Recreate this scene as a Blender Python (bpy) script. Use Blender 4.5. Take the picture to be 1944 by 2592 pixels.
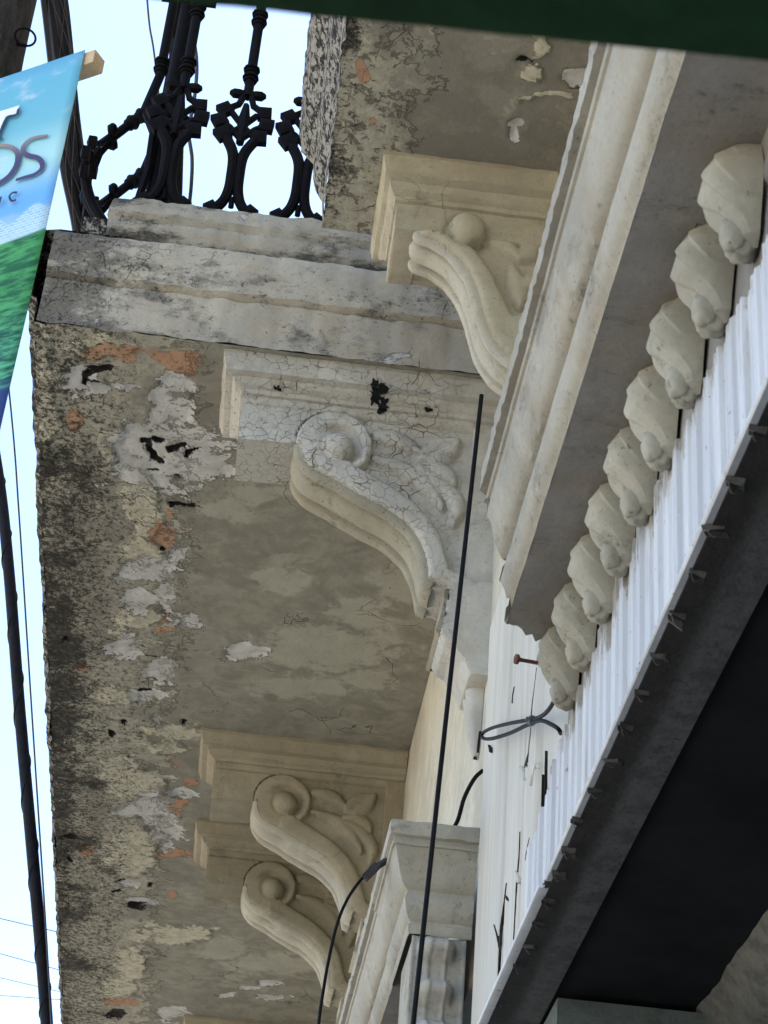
import bpy, bmesh, math, random
import numpy as np
from mathutils import Vector, Matrix, noise
random.seed(7); rng = np.random.default_rng(7)
D = bpy.data; S = bpy.context.scene
for o in list(D.objects): D.objects.remove(o)

# ------------------------------------------------------------------ camera
# world axes: X into the wall (street is -X), Y along the street, Z up
CF = 5000.0
CR = np.array([[0.99199698, -0.10422554, 0.07126726],
               [0.11682975, 0.54363967, -0.83114783],
               [0.04788312, 0.83282228, 0.55146556]])
CC = np.array([0, 0, 1.6])
cam = D.cameras.new('camera'); camo = D.objects.new('camera', cam); S.collection.objects.link(camo)
M = Matrix.Identity(4)
for i in range(3):
    M[i][0] = CR[0, i]; M[i][1] = -CR[1, i]; M[i][2] = -CR[2, i]; M[i][3] = CC[i]
camo.matrix_world = M
cam.sensor_fit = 'VERTICAL'; cam.sensor_height = 24; cam.lens = 24 * CF / 2592
cam.clip_start = 0.05; cam.clip_end = 2000
cam.dof.use_dof = True; cam.dof.focus_distance = 4.3; cam.dof.aperture_fstop = 18
S.camera = camo

# ------------------------------------------------------------------ light
SUN_EL, SUN_AZ = math.radians(68), math.radians(75)      # sun stands behind the building
w = D.worlds.new('World'); S.world = w; w.use_nodes = True
wn = w.node_tree; bg = wn.nodes['Background']
sky = wn.nodes.new('ShaderNodeTexSky'); sky.sky_type = 'NISHITA'; sky.sun_disc = False
sky.sun_elevation = SUN_EL; sky.sun_rotation = SUN_AZ
sky.air_density = 1.0; sky.dust_density = 1.2; sky.ozone_density = 1.0
wn.links.new(sky.outputs[0], bg.inputs[0]); bg.inputs[1].default_value = 0.15
sl = D.lights.new('sun', 'SUN'); sl.energy = 5.0; sl.angle = math.radians(0.5); sl.color = (1, .93, .83)
so = D.objects.new('sun', sl); S.collection.objects.link(so)
sdir = Vector((math.sin(SUN_AZ) * math.cos(SUN_EL), math.cos(SUN_AZ) * math.cos(SUN_EL), math.sin(SUN_EL)))
so.rotation_euler = sdir.to_track_quat('Z', 'Y').to_euler()
S.view_settings.view_transform = 'Standard'; S.view_settings.look = 'None'
S.view_settings.exposure = 1.75; S.view_settings.gamma = 1
S.render.resolution_x = 768; S.render.resolution_y = 1024

# ------------------------------------------------------------------ measuring helpers
def ray(x, y): return CR.T @ np.array([x - 972, y - 1296, CF])
def on(x, y, ax, val):
    d = ray(x, y); t = (val - CC[ax]) / d[ax]; return CC + d * t
def dist(x, y, r):
    d = ray(x, y); return CC + d / np.linalg.norm(d) * r

# ------------------------------------------------------------------ object helpers
def link(o, parent=None):
    S.collection.objects.link(o)
    if parent is not None: o.parent = parent
    return o
def tag(o, label=None, cat=None, group=None, kind=None):
    if label: o['label'] = label
    if cat: o['category'] = cat
    if group: o['group'] = group
    if kind: o['kind'] = kind
    return o
def empty(name, loc=(0, 0, 0), label=None, cat=None, group=None):
    o = D.objects.new(name, None); o.location = loc; link(o); o.empty_display_size = .1
    return tag(o, label, cat, group)
class MB:
    def __init__(s): s.v = []; s.f = []
    def add(s, vs, fs):
        b = len(s.v); s.v += [tuple(map(float, p)) for p in vs]; s.f += [tuple(i + b for i in f) for f in fs]
    def box(s, a, b):
        (x0, y0, z0), (x1, y1, z1) = a, b
        s.add([(x0, y0, z0), (x1, y0, z0), (x1, y1, z0), (x0, y1, z0), (x0, y0, z1), (x1, y0, z1), (x1, y1, z1), (x0, y1, z1)],
              [(0, 3, 2, 1), (4, 5, 6, 7), (0, 1, 5, 4), (1, 2, 6, 5), (2, 3, 7, 6), (3, 0, 4, 7)])
    def grid(s, P):                                      # P[i][j] points
        P = np.asarray(P, float); n, m = P.shape[:2]; b = len(s.v)
        s.v += [tuple(p) for p in P.reshape(-1, 3).tolist()]
        for i in range(n - 1):
            r = b + i * m
            s.f += [(r + j, r + j + 1, r + m + j + 1, r + m + j) for j in range(m - 1)]
    def tube(s, pts, r, n=8, cap=True):
        pts = [Vector(p) for p in pts]; k = len(pts); rr = r if hasattr(r, '__len__') else [r] * k
        b = len(s.v); up = None
        for i, p in enumerate(pts):
            t = (pts[min(i + 1, k - 1)] - pts[max(i - 1, 0)]).normalized()
            if up is None: up = t.orthogonal().normalized()
            up = (up - t * up.dot(t)).normalized(); sd = t.cross(up)
            for a in range(n):
                q = p + (up * math.cos(2 * math.pi * a / n) + sd * math.sin(2 * math.pi * a / n)) * rr[i]
                s.v.append(tuple(q))
        for i in range(k - 1):
            for a in range(n):
                c = (a + 1) % n
                s.f.append((b + i * n + a, b + i * n + c, b + (i + 1) * n + c, b + (i + 1) * n + a))
        if cap:
            s.f.append(tuple(b + a for a in range(n))[::-1]); s.f.append(tuple(b + (k - 1) * n + a for a in range(n)))
    def build(s, name, mat=None, parent=None, smooth=False, bevel=0):
        me = D.meshes.new(name); me.from_pydata(s.v, [], s.f); me.update()
        bm = bmesh.new(); bm.from_mesh(me); bmesh.ops.remove_doubles(bm, verts=bm.verts, dist=1e-5)
        bmesh.ops.recalc_face_normals(bm, faces=bm.faces); bm.to_mesh(me); bm.free()
        if smooth:
            me.polygons.foreach_set('use_smooth', [True] * len(me.polygons))
            if smooth != 'all': me.set_sharp_from_angle(angle=math.radians(40))
        if mat: me.materials.append(mat)
        o = D.objects.new(name, me); link(o, parent)
        if bevel:
            m = o.modifiers.new('bevel', 'BEVEL'); m.width = bevel; m.segments = 2; m.limit_method = 'ANGLE'
        return o
def spline(pts, n=8):                                   # Catmull-Rom through points
    P = np.array(pts, float); P = np.vstack([2 * P[0] - P[1], P, 2 * P[-1] - P[-2]]); out = []
    for i in range(1, len(P) - 2):
        for t in np.linspace(0, 1, n, endpoint=False):
            a, b, c, d = P[i - 1:i + 3]
            out.append(.5 * ((2 * b) + (c - a) * t + (2 * a - 5 * b + 4 * c - d) * t * t + (-a + 3 * b - 3 * c + d) * t ** 3))
    out.append(P[-2]); return np.array(out)
def fb(p, sc, o=3, seed=0):
    return noise.fractal(Vector((p[0] * sc + seed, p[1] * sc + seed * 1.7, p[2] * sc)), 0.9, 2.1, o)

# ------------------------------------------------------------------ materials
class NT:
    def __init__(s, name):
        s.m = D.materials.new(name); s.m.use_nodes = True; s.t = s.m.node_tree; s.n = s.t.nodes
        s.b = s.n['Principled BSDF']; s.b.inputs['Specular IOR Level'].default_value = .25
        s.tc = s.n.new('ShaderNodeNewGeometry').outputs['Position']
    def nd(s, typ, **k):
        n = s.n.new(typ)
        for a, v in k.items(): setattr(n, a, v)
        return n
    def put(s, sock, v):
        if hasattr(v, 'is_output'): s.t.links.new(v, sock)
        elif isinstance(v, tuple) and len(v) == 3 and sock.type == 'RGBA': sock.default_value = v + (1,)
        else: sock.default_value = v
    def math(s, op, a, b=0.0, c=None):
        n = s.nd('ShaderNodeMath', operation=op); s.put(n.inputs[0], a); s.put(n.inputs[1], b)
        if c is not None: s.put(n.inputs[2], c)
        return n.outputs[0]
    def noise(s, sc, det=6, ro=.6, vec=None, dist=0.0, scale3=None):
        n = s.nd('ShaderNodeTexNoise'); v = vec or s.tc
        if scale3:
            mp = s.nd('ShaderNodeMapping'); s.put(mp.inputs[0], v); mp.inputs[3].default_value = scale3; v = mp.outputs[0]
        s.put(n.inputs['Vector'], v); n.inputs['Scale'].default_value = sc; n.inputs['Detail'].default_value = det
        n.inputs['Roughness'].default_value = ro; n.inputs['Distortion'].default_value = dist
        return n.outputs['Fac']
    def ramp(s, f, a, b):                                # smooth 0..1 between a and b
        n = s.nd('ShaderNodeMapRange', interpolation_type='SMOOTHSTEP'); s.put(n.inputs[0], f)
        s.put(n.inputs[1], a); s.put(n.inputs[2], b); return n.outputs[0]
    def mix(s, f, a, b):
        n = s.nd('ShaderNodeMix', data_type='RGBA'); s.put(n.inputs[0], f); s.put(n.inputs[6], a); s.put(n.inputs[7], b)
        return n.outputs[2]
    def warp(s, amt, sc):
        n = s.nd('ShaderNodeTexNoise'); s.put(n.inputs['Vector'], s.tc); n.inputs['Scale'].default_value = sc; n.inputs['Detail'].default_value = 4
        a = s.nd('ShaderNodeVectorMath', operation='MULTIPLY_ADD'); s.put(a.inputs[0], n.outputs['Color'])
        a.inputs[1].default_value = (amt,) * 3; s.put(a.inputs[2], s.tc); return a.outputs[0]
    def cracks(s, sc, wid, warp=.02, wsc=25):
        v = s.nd('ShaderNodeTexVoronoi', feature='DISTANCE_TO_EDGE'); s.put(v.inputs['Vector'], s.warp(warp, wsc))
        v.inputs['Scale'].default_value = sc; return s.ramp(v.outputs[0], wid, 0.0)
    def attr(s, name):
        n = s.nd('ShaderNodeAttribute', attribute_name=name); sp = s.nd('ShaderNodeSeparateColor')
        s.put(sp.inputs[0], n.outputs['Color']); return sp.outputs[0], sp.outputs[1], sp.outputs[2], n.outputs['Alpha']
    def done(s, col, rough=.85, h=None, bd=.002, metal=0):
        s.put(s.b.inputs['Base Color'], col); s.put(s.b.inputs['Roughness'], rough); s.b.inputs['Metallic'].default_value = metal
        if h is not None:
            b = s.nd('ShaderNodeBump'); b.inputs['Distance'].default_value = bd; b.inputs['Strength'].default_value = 1
            s.put(b.inputs['Height'], h); s.put(s.b.inputs['Normal'], b.outputs[0])
        return s.m
def simple(name, col, rough=.6, var=.15, sc=20, bump=.0006, metal=0):
    t = NT(name); t.b.inputs['Specular IOR Level'].default_value = .25 if max(col) > .02 else .12; n = t.noise(sc); c = t.mix(t.ramp(n, .3, .7), tuple(x * (1 - var) for x in col), tuple(min(1, x * (1 + var)) for x in col))
    return t.done(c, rough, t.noise(sc * 4), bump, metal)

def old_paint(name, col, dirt=(.12, .105, .08), amount=.35, crack=0, crack_sc=34, streak=None, speck=.3, peel=0, bump=.0015, dark_end=0, zline=None, crack_x=None):
    """limewashed stucco: mottled paint, dirt clouds, specks, optional alligator cracks, peeling, soot toward the street end"""
    t = NT(name)
    big = t.noise(2.6, 5); med = t.noise(15, 8, .68); fine = t.noise(140, 5, .7)
    c = t.mix(t.ramp(big, .40, .60), tuple(x * .78 for x in col), col); c = t.mix(t.math('MULTIPLY', t.ramp(fine, .5, .62), .22), c, tuple(x * .6 for x in col))
    c = t.mix(t.math('MULTIPLY', t.ramp(med, .48, .66), .4), c, tuple(min(.9, x * 1.25) for x in col))
    c = t.mix(t.math('MULTIPLY', t.ramp(t.noise(9, 5, .6), .52, .64), .3), c, tuple(x * y for x, y in zip(col, (.85, .74, .58))))
    dn = t.noise(6.5, 10, .78, dist=.15, scale3=streak)
    if dark_end:
        sp_ = t.nd('ShaderNodeSeparateXYZ'); t.put(sp_.inputs[0], t.tc); dn = t.math('ADD', dn, t.math('MULTIPLY', t.ramp(sp_.outputs[0], -.12, -.62), dark_end))
    if zline: dn = t.math('ADD', dn, t.math('MULTIPLY', t.ramp(sp_.outputs[2], zline[0], zline[1]), .13))
    d = t.math('MULTIPLY', t.ramp(dn, .52, .66), amount); c = t.mix(d, c, dirt)
    spn = t.math('MULTIPLY_ADD', t.noise(110, 4, .8), .7, t.math('MULTIPLY', dn, .3))
    c = t.mix(t.math('MULTIPLY', t.ramp(spn, .57, .63), speck), c, (.035, .03, .024))
    h = t.math('ADD', t.math('MULTIPLY', med, .6), t.math('MULTIPLY', fine, .3))
    if peel:
        pn = t.noise(8, 10, .74, dist=.6); th = .66 - peel * .1
        pm = t.ramp(pn, th, th + .006); c = t.mix(t.math('MULTIPLY', pm, .75), c, t.mix(fine, (.40, .39, .37), (.55, .54, .52))); h = t.math('ADD', h, t.math('MULTIPLY', pm, -.7))
        ed = t.math('MULTIPLY', t.ramp(pn, th - .014, th), t.ramp(pn, th + .012, th))
        c = t.mix(t.math('MULTIPLY', ed, .8), c, (.05, .042, .034))
    if crack:
        zone = t.ramp(t.noise(3.6, 4, .6), .60 - .2 * crack, .68 - .2 * crack)
        if crack_x:
            sx = t.nd('ShaderNodeSeparateXYZ'); t.put(sx.inputs[0], t.tc); zone = t.math('MULTIPLY', zone, t.ramp(sx.outputs[0], *crack_x))
        brk = t.ramp(t.noise(33, 3, .6), .44, .56)
        ck = t.math('MULTIPLY', t.math('MULTIPLY', t.cracks(crack_sc, .030, .03, 20), zone), t.math('MULTIPLY_ADD', brk, .75, .25))
        ck2 = t.math('MULTIPLY', t.math('MULTIPLY', t.cracks(crack_sc * .36, .022, .05, 14), zone), t.ramp(t.noise(9, 3, .6), .54, .62))
        c = t.mix(t.math('MULTIPLY', ck, .6), c, (.12, .105, .08)); c = t.mix(t.math('MULTIPLY', ck2, .7), c, (.07, .06, .045))
        h = t.math('ADD', h, t.math('MULTIPLY', ck, -.9)); h = t.math('ADD', h, t.math('MULTIPLY', ck2, -1.6))
    else:
        long = t.math('MULTIPLY', t.cracks(3.2, .0028, .12, 9), t.ramp(t.noise(5.5, 2), .55, .62))
        c = t.mix(t.math('MULTIPLY', long, .55), c, (.07, .06, .045)); h = t.math('ADD', h, t.math('MULTIPLY', long, -.6))
    return t.done(c, .88, h, bump)

def plaster_soffit():
    """balcony underside: masks for peeled, cream, brick and hole zones come from the mesh, noise frays their edges"""
    t = NT('weathered_plaster'); W, Cm, Or, Bl = t.attr('wear_a'); G, Dk, Br, E = t.attr('wear_b')
    n1 = t.noise(38, 8, .72, dist=.3); n2 = t.noise(14, 7, .65, dist=.5); n3 = t.noise(120, 6, .75)
    n4 = t.noise(24, 9, .8, dist=.4)
    fr = t.math('MULTIPLY_ADD', n1, 1.1, -.55); fr = t.math('ADD', fr, t.math('MULTIPLY_ADD', n2, 1.25, -.625)); fr = t.math('ADD', fr, t.math('MULTIPLY_ADD', n3, .35, -.175))
    base = t.mix(t.ramp(n2, .38, .62), (.215, .205, .16), (.285, .27, .215))
    base = t.mix(t.math('MULTIPLY', t.ramp(t.noise(5, 6, .7), .5, .60), .5), base, (.18, .172, .14))
    base = t.mix(t.math('MULTIPLY', t.ramp(t.noise(7, 8, .7, dist=.6, scale3=(.6, 1, 1)), .56, .66), .55), base, (.36, .35, .28))
    old = t.mix(t.ramp(n1, .38, .62), (.28, .265, .21), (.41, .39, .31))
    old = t.mix(t.math('MULTIPLY', t.ramp(t.noise(22, 5, .6), .55, .7), .55), old, (.36, .33, .27))
    pl_ = t.ramp(t.math('ADD', E, t.math('MULTIPLY', fr, .9)), .35, .62); base = t.mix(t.math('MULTIPLY', pl_, .6), base, (.40, .385, .31))
    zone = t.ramp(t.math('ADD', G, fr), .42, .56)                      # old crusty outer zone against repainted inner zone
    c = t.mix(zone, base, old)
    dk = t.ramp(t.math('ADD', Dk, t.math('MULTIPLY', fr, 1.1)), .45, .6); c = t.mix(t.math('MULTIPLY', dk, .55), c, (.17, .155, .13))
    cr = t.ramp(t.math('ADD', Cm, fr), .47, .53); c = t.mix(cr, c, t.mix(t.ramp(n1, .4, .6), (.40, .375, .28), (.53, .50, .39)))
    orr = t.ramp(t.math('ADD', Or, fr), .48, .53); c = t.mix(t.math('MULTIPLY', orr, .85), c, t.mix(n1, (.36, .17, .085), (.47, .29, .18)))
    # black mould, thick toward the edge
    mn = t.math('MULTIPLY_ADD', n4, .35, t.math('MULTIPLY', n3, .65))
    mn = t.math('ADD', mn, t.math('MULTIPLY_ADD', t.noise(5.5, 6, .62), 1.15, -.575))
    mould = t.ramp(t.math('ADD', mn, t.math('MULTIPLY_ADD', Br, .34, -.26)), .50, .585)
    c = t.mix(t.math('MULTIPLY', mould, .9), c, t.mix(t.ramp(n1, .4, .6), (.012, .012, .010), (.085, .08, .066)))
    n5 = t.noise(75, 8, .8); sp5 = t.math('MULTIPLY', t.ramp(t.math('ADD', n5, t.math('MULTIPLY', Br, .10)), .565, .60), t.ramp(Br, .05, .4)); c = t.mix(t.math('MULTIPLY', sp5, .85), c, (.02, .019, .016))
    wf = t.math('ADD', W, fr); wh = t.ramp(wf, .485, .515)
    spw = t.math('MULTIPLY', t.ramp(t.noise(70, 5, .8), .60, .66), .8)
    c = t.mix(wh, c, t.mix(spw, t.mix(t.ramp(n2, .38, .62), (.42, .41, .385), (.56, .55, .52)), (.16, .15, .13)))
    rim = t.math('MULTIPLY', t.ramp(wf, .435, .487), t.ramp(wf, .53, .49)); rim = t.math('MULTIPLY', rim, t.ramp(n2, .38, .55))
    c = t.mix(t.math('MULTIPLY', rim, .85), c, (.045, .038, .03))
    bl = t.ramp(t.math('ADD', Bl, t.math('MULTIPLY', fr, 1.25)), .50, .54); c = t.mix(bl, c, (.012, .011, .01))
    ck = t.math('MULTIPLY', t.cracks(2.6, .0026, .16, 7), t.ramp(t.noise(4, 2), .5, .58)); c = t.mix(t.math('MULTIPLY', ck, .7), c, (.05, .045, .035))
    h = t.math('MULTIPLY', n1, .35); h = t.math('ADD', h, t.math('MULTIPLY', n3, t.math('MULTIPLY_ADD', zone, .35, .06)))
    h = t.math('ADD', h, t.math('MULTIPLY', n2, t.math('MULTIPLY_ADD', zone, .9, .15)))
    h = t.math('ADD', h, t.math('MULTIPLY', wh, -.55)); h = t.math('ADD', h, t.math('MULTIPLY', bl, -1.6))
    h = t.math('ADD', h, t.math('MULTIPLY', orr, -.4)); h = t.math('ADD', h, t.math('MULTIPLY', cr, .25)); h = t.math('ADD', h, t.math('MULTIPLY', ck, -.6))
    return t.done(c, .92, h, .0065)

M_soffit = plaster_soffit()
M_console = old_paint('cream_limewash', (.40, .36, .265), amount=.3, speck=.35, bump=.0014)
M_console_ck = old_paint('cracked_cream_limewash', (.47, .45, .395), amount=.35, crack=1.7, crack_sc=50, speck=.4, bump=.0022, crack_x=(.42, .27))
M_console_far = old_paint('shaded_tan_limewash', (.325, .288, .205), amount=.35, speck=.4, bump=.0014)  # darkened base colour holds the shade on the far consoles' sides
M_console_band = old_paint('lit_pale_limewash', (.44, .41, .33), amount=.35, speck=.35, bump=.0014)  # lightened base colour holds the street light caught by the scroll bands
M_console_un = old_paint('dirty_cream_limewash', (.31, .285, .215), amount=.8, speck=.8)
M_fascia = old_paint('stained_grey_stucco', (.45, .41, .33), dirt=(.095, .09, .078), amount=.8, crack=.3, crack_sc=34, speck=.9, peel=.3, streak=(.7, 1, 1.3), bump=.0045, dark_end=.15)
M_kerb = old_paint('mouldy_kerb_stucco', (.37, .345, .285), dirt=(.045, .042, .036), amount=.9, speck=1.0, peel=.1, streak=(.7, 1, 2.2), bump=.005, dark_end=.10, zline=(4.600, 4.566))
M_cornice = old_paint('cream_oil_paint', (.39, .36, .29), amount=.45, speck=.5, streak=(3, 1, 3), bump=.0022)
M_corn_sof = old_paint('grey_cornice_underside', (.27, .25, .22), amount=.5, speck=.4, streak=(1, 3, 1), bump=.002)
M_corn_sof2 = old_paint('chalky_relief_paint', (.40, .38, .33), amount=.3, speck=.3, bump=.0015)
M_egg = old_paint('pale_gadroon_plaster', (.40, .372, .295), dirt=(.17, .155, .11), amount=.65, speck=.65, bump=.002)
M_wall = old_paint('cream_wall_paint', (.53, .50, .41), amount=.25, speck=.25, bump=.0014)

def M_pil():
    t = NT('peeling_cream_board_paint')
    g = t.noise(16, 6, .6, scale3=(3, 3, .25)); g2 = t.noise(60, 5, .7, scale3=(2, 2, .12)); b = t.noise(3, 3)
    c = t.mix(t.ramp(g, .35, .7), (.50, .47, .395), (.585, .555, .48)); c = t.mix(t.math('MULTIPLY', t.ramp(b, .5, .7), .4), c, (.62, .60, .55))
    sp = t.math('MULTIPLY', t.ramp(t.noise(60, 4, .7, scale3=(1, 1, .4)), .68, .74), .5); c = t.mix(sp, c, (.2, .16, .11))
    lines = t.math('MULTIPLY', t.ramp(g2, .68, .72), .2); c = t.mix(lines, c, (.35, .30, .22))
    return t.done(c, .6, t.math('ADD', g, t.math('MULTIPLY', g2, .4)), .0015)
M_pil = M_pil()
def M_crackwood():
    t = NT('bare_split_wood'); g = t.noise(60, 5, .7, scale3=(2, 2, .15))
    return t.done(t.mix(t.ramp(g, .50, .68), (.008, .007, .006), (.07, .05, .035)), .9, g, .002)
M_crackwood = M_crackwood()
def M_mk(name, hi, lo, mn=.5, mx=.62, sc=60, dirt_sc=(1, 1, 1)):
    t = NT(name); n = t.noise(sc, 8, .75, scale3=dirt_sc); f = t.noise(sc * 4, 4)
    return t.done(t.mix(t.ramp(n, mn, mx), hi, lo), .9, t.math('ADD', n, t.math('MULTIPLY', f, .3)), .004)
M_mouldedge = M_mk('black_moulded_slab_edge', (.30, .28, .23), (.018, .017, .015), .42, .52, 55)
M_nearedge = M_mk('speckled_slab_edge', (.30, .275, .225), (.018, .016, .014), .47, .54, 75, (1, .7, 1))
def M_siding():
    t = NT('white_painted_metal'); n = t.noise(34, 7, .72, scale3=(1, 1.6, .3)); z = t.nd('ShaderNodeSeparateXYZ'); t.put(z.inputs[0], t.tc)
    c = t.mix(t.ramp(t.noise(20, 4, .6, scale3=(1, 1, .1)), .35, .7), (.50, .505, .515), (.62, .625, .63))
    rust = t.ramp(t.math('ADD', n, t.math('MULTIPLY_ADD', z.outputs[2], 3.2, -8.94)), .50, .58)   # dirt washed down from the top edge
    c = t.mix(t.math('MULTIPLY', rust, .8), c, t.mix(t.noise(50), (.10, .085, .06), (.42, .37, .28)))
    st_ = t.ramp(t.noise(26, 6, .7, scale3=(1, 2.2, .16)), .56, .66); c = t.mix(t.math('MULTIPLY', st_, .45), c, (.36, .33, .27)); sp = t.ramp(t.noise(75, 3, .7), .66, .70); c = t.mix(t.math('MULTIPLY', sp, .7), c, (.2, .15, .13))
    return t.done(c, .45, n, .0006)
M_siding = M_siding()
M_iron = simple('black_cast_iron', (.0035, .0032, .0045), .8, .4, 60, .001)
def M_steel():
    t = NT('dark_zinc_beam'); n = t.noise(24, 8, .75); f = t.noise(110, 4); sx = t.nd('ShaderNodeSeparateXYZ'); t.put(sx.inputs[0], t.tc)
    c = t.mix(t.ramp(n, .42, .62), (.10, .10, .098), (.058, .058, .056)); c = t.mix(t.math('MULTIPLY', t.ramp(t.noise(70, 5, .8), .58, .63), .7), c, (.02, .02, .02))
    g = t.ramp(t.math('ADD', sx.outputs[0], t.math('MULTIPLY_ADD', n, .05, -.025)), .446, .428); c = t.mix(t.math('MULTIPLY', g, .85), c, (.022, .019, .016))
    return t.done(c, .75, t.math('ADD', n, t.math('MULTIPLY', f, .4)), .003)
M_steel = M_steel()
M_inner = simple('shade_dark_interior_plaster', (.013, .014, .0145), .95, .3, 6)  # near-black base colour stands in for the unlit depth of the room
M_teal = M_mk('teal_grey_jamb_paint', (.13, .16, .155), (.085, .10, .095), .4, .65, 14)
M_peeledge = M_mk('bare_grey_plaster', (.15, .15, .135), (.085, .088, .08), .4, .65, 25)
M_rubber = simple('black_rubber', (.006, .006, .007), .6, .2, 60)
M_cable = simple('grey_black_cable', (.010, .010, .015), .5, .3, 60)
M_cable2 = simple('dull_binding_wire', (.07, .065, .06), .6)
M_wire = simple('thin_wire', (.05, .06, .09), .5)
M_pole = M_mk('weathered_pole_wood', (.030, .026, .020), (.008, .007, .006), .4, .6, 12, (3, 3, .6))
M_rust = simple('rusty_nail_iron', (.13, .05, .03), .8, .5, 90, .001)
M_green = simple('dark_green_awning', (.012, .046, .013), .7, .25, 30)
M_batten = simple('pale_batten_wood', (.62, .45, .27), .7, .1, 60)
M_tie = simple('cable_tie', (.12, .12, .13), .4)
M_conn = simple('cable_connector_plastic', (.045, .04, .038), .6, .3, 60)
M_clip = simple('bent_zinc_clip', (.10, .095, .085), .5, .4, 60, .001, .3)
M_pave = simple('concrete_pavement', (.46, .42, .35), .9, .2, 3)
M_road = simple('pale_dusty_roadway', (.36, .325, .265), .9, .2, 3)
M_plain = old_paint('upper_wall_stucco', (.5, .46, .36))

# ------------------------------------------------------------------ ground
def sheet(name, x0, x1, y0, y1, z, mat):
    m = MB(); m.add([(x0, y0, z), (x1, y0, z), (x1, y1, z), (x0, y1, z)], [(0, 1, 2, 3)]); o = m.build(name, mat); tag(o, kind='structure'); return o
sheet('ground', -600, 600, -600, 600, -.16, M_road)
m = MB(); m.box((-1.6, -60, -.15), (12, 90, 0)); tag(m.build('pavement', M_pave), kind='structure')
m = MB(); m.box((-1.75, -60, -.15), (-1.602, 90, -.004)); tag(m.build('kerb', M_pave), kind='structure')
m = MB(); m.box((-14, -60, -.15), (-9, 90, .0)); tag(m.build('far_pavement', M_pave), kind='structure')

# ------------------------------------------------------------------ building shell
WX = .447                                                # street face of the wall
bld = empty('building', (WX, 0, 0), 'cream colonial building with peeling painted wall above dark open shopfronts', 'building')
def at0(o, t=None):                                      # meshes are written in world coordinates
    o.matrix_parent_inverse = Matrix.Translation(-Vector((t or o.parent).location)); return o
SZ = 4.30                                                # balcony soffit height
m = MB()
m.box((WX, -9, 2.93), (.8, 16, 13.0)); at0(m.build('wall', M_wall, bld))
m = MB(); m.box((.802, -9, 12.7), (12, 16, 13.0)); at0(m.build('roof', M_plain, bld))
m = MB(); m.box((.802, 15.7, 0), (12, 16, 12.698)); m.box((.802, -9, 0), (12, -8.7, 12.698)); m.box((11.7, -8.698, 0), (12, 15.698, 12.698)); at0(m.build('back_wall', M_plain, bld))
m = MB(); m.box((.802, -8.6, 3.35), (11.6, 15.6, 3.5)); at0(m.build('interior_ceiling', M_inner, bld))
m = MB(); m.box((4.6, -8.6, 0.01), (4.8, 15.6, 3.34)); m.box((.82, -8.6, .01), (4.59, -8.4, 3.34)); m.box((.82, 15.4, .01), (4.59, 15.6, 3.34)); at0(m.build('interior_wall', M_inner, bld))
for y0, y1 in ((-9, -1.2), (6.2, 7.0), (12, 16)):
    m = MB(); m.box((WX + .003, y0, .01), (.8, y1, 2.925)); at0(m.build('pier', M_plain, bld))

# door jamb seen under the lintel, peeled inner beam
m = MB(); m.box((.484, 2.83, .01), (4.5, 3.36, 2.6445)); at0(m.build('door_jamb', M_teal, bld))
m = MB(); m.box((.83, 2.9, 2.6465), (4.5, 3.4, 3.34)); at0(m.build('jamb_recess', M_inner, bld))
m = MB(); P = []
for i, y in enumerate(np.linspace(1.4, 3.15, 90)):
    j = .006 * fb((0, y, 0), 9, 4) + .003 * fb((0, y, 3), 70, 2)
    P.append([(.735 + j, y, 2.72), (.700 + j, y, 2.665 + j * .3), (.70 + j, y, 2.655), (.745, y, 2.60), (.775 + .3 * j, y, 2.592), (.778, y, 2.58), (.95, y, 2.55), (.95, y, 2.72)])
m.grid(P); ob = at0(m.build('inner_beam', M_peeledge, bld, smooth=True))
m = MB(); m.grid([[(.781, y, 2.576), (.96, y, 2.545)] for y in (1.4, 3.15)]); at0(m.build('inner_beam_paint', M_teal, bld))

# pilaster of boards between the two shop openings
m = MB(); xs = []
prof = [(3.268, .447), (3.27, .43), (3.262, .414), (3.245, .408), (3.05, .407), (3.0, .404), (2.93, .4045), (2.925, .409), (2.87, .409), (2.865, .404), (2.72, .404), (2.715, .4085),
        (2.70, .4085), (2.695, .403), (2.60, .403), (2.59, .413), (2.18, .413), (2.18, .447)]
m.grid([[(x, y, z) for (y, x) in prof] for z in (2.6535, 2.75, 2.9, 3.0, 3.1, 3.3, 3.50, 3.512)])
pil = at0(m.build('pilaster', M_pil, bld, smooth=True))
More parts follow.
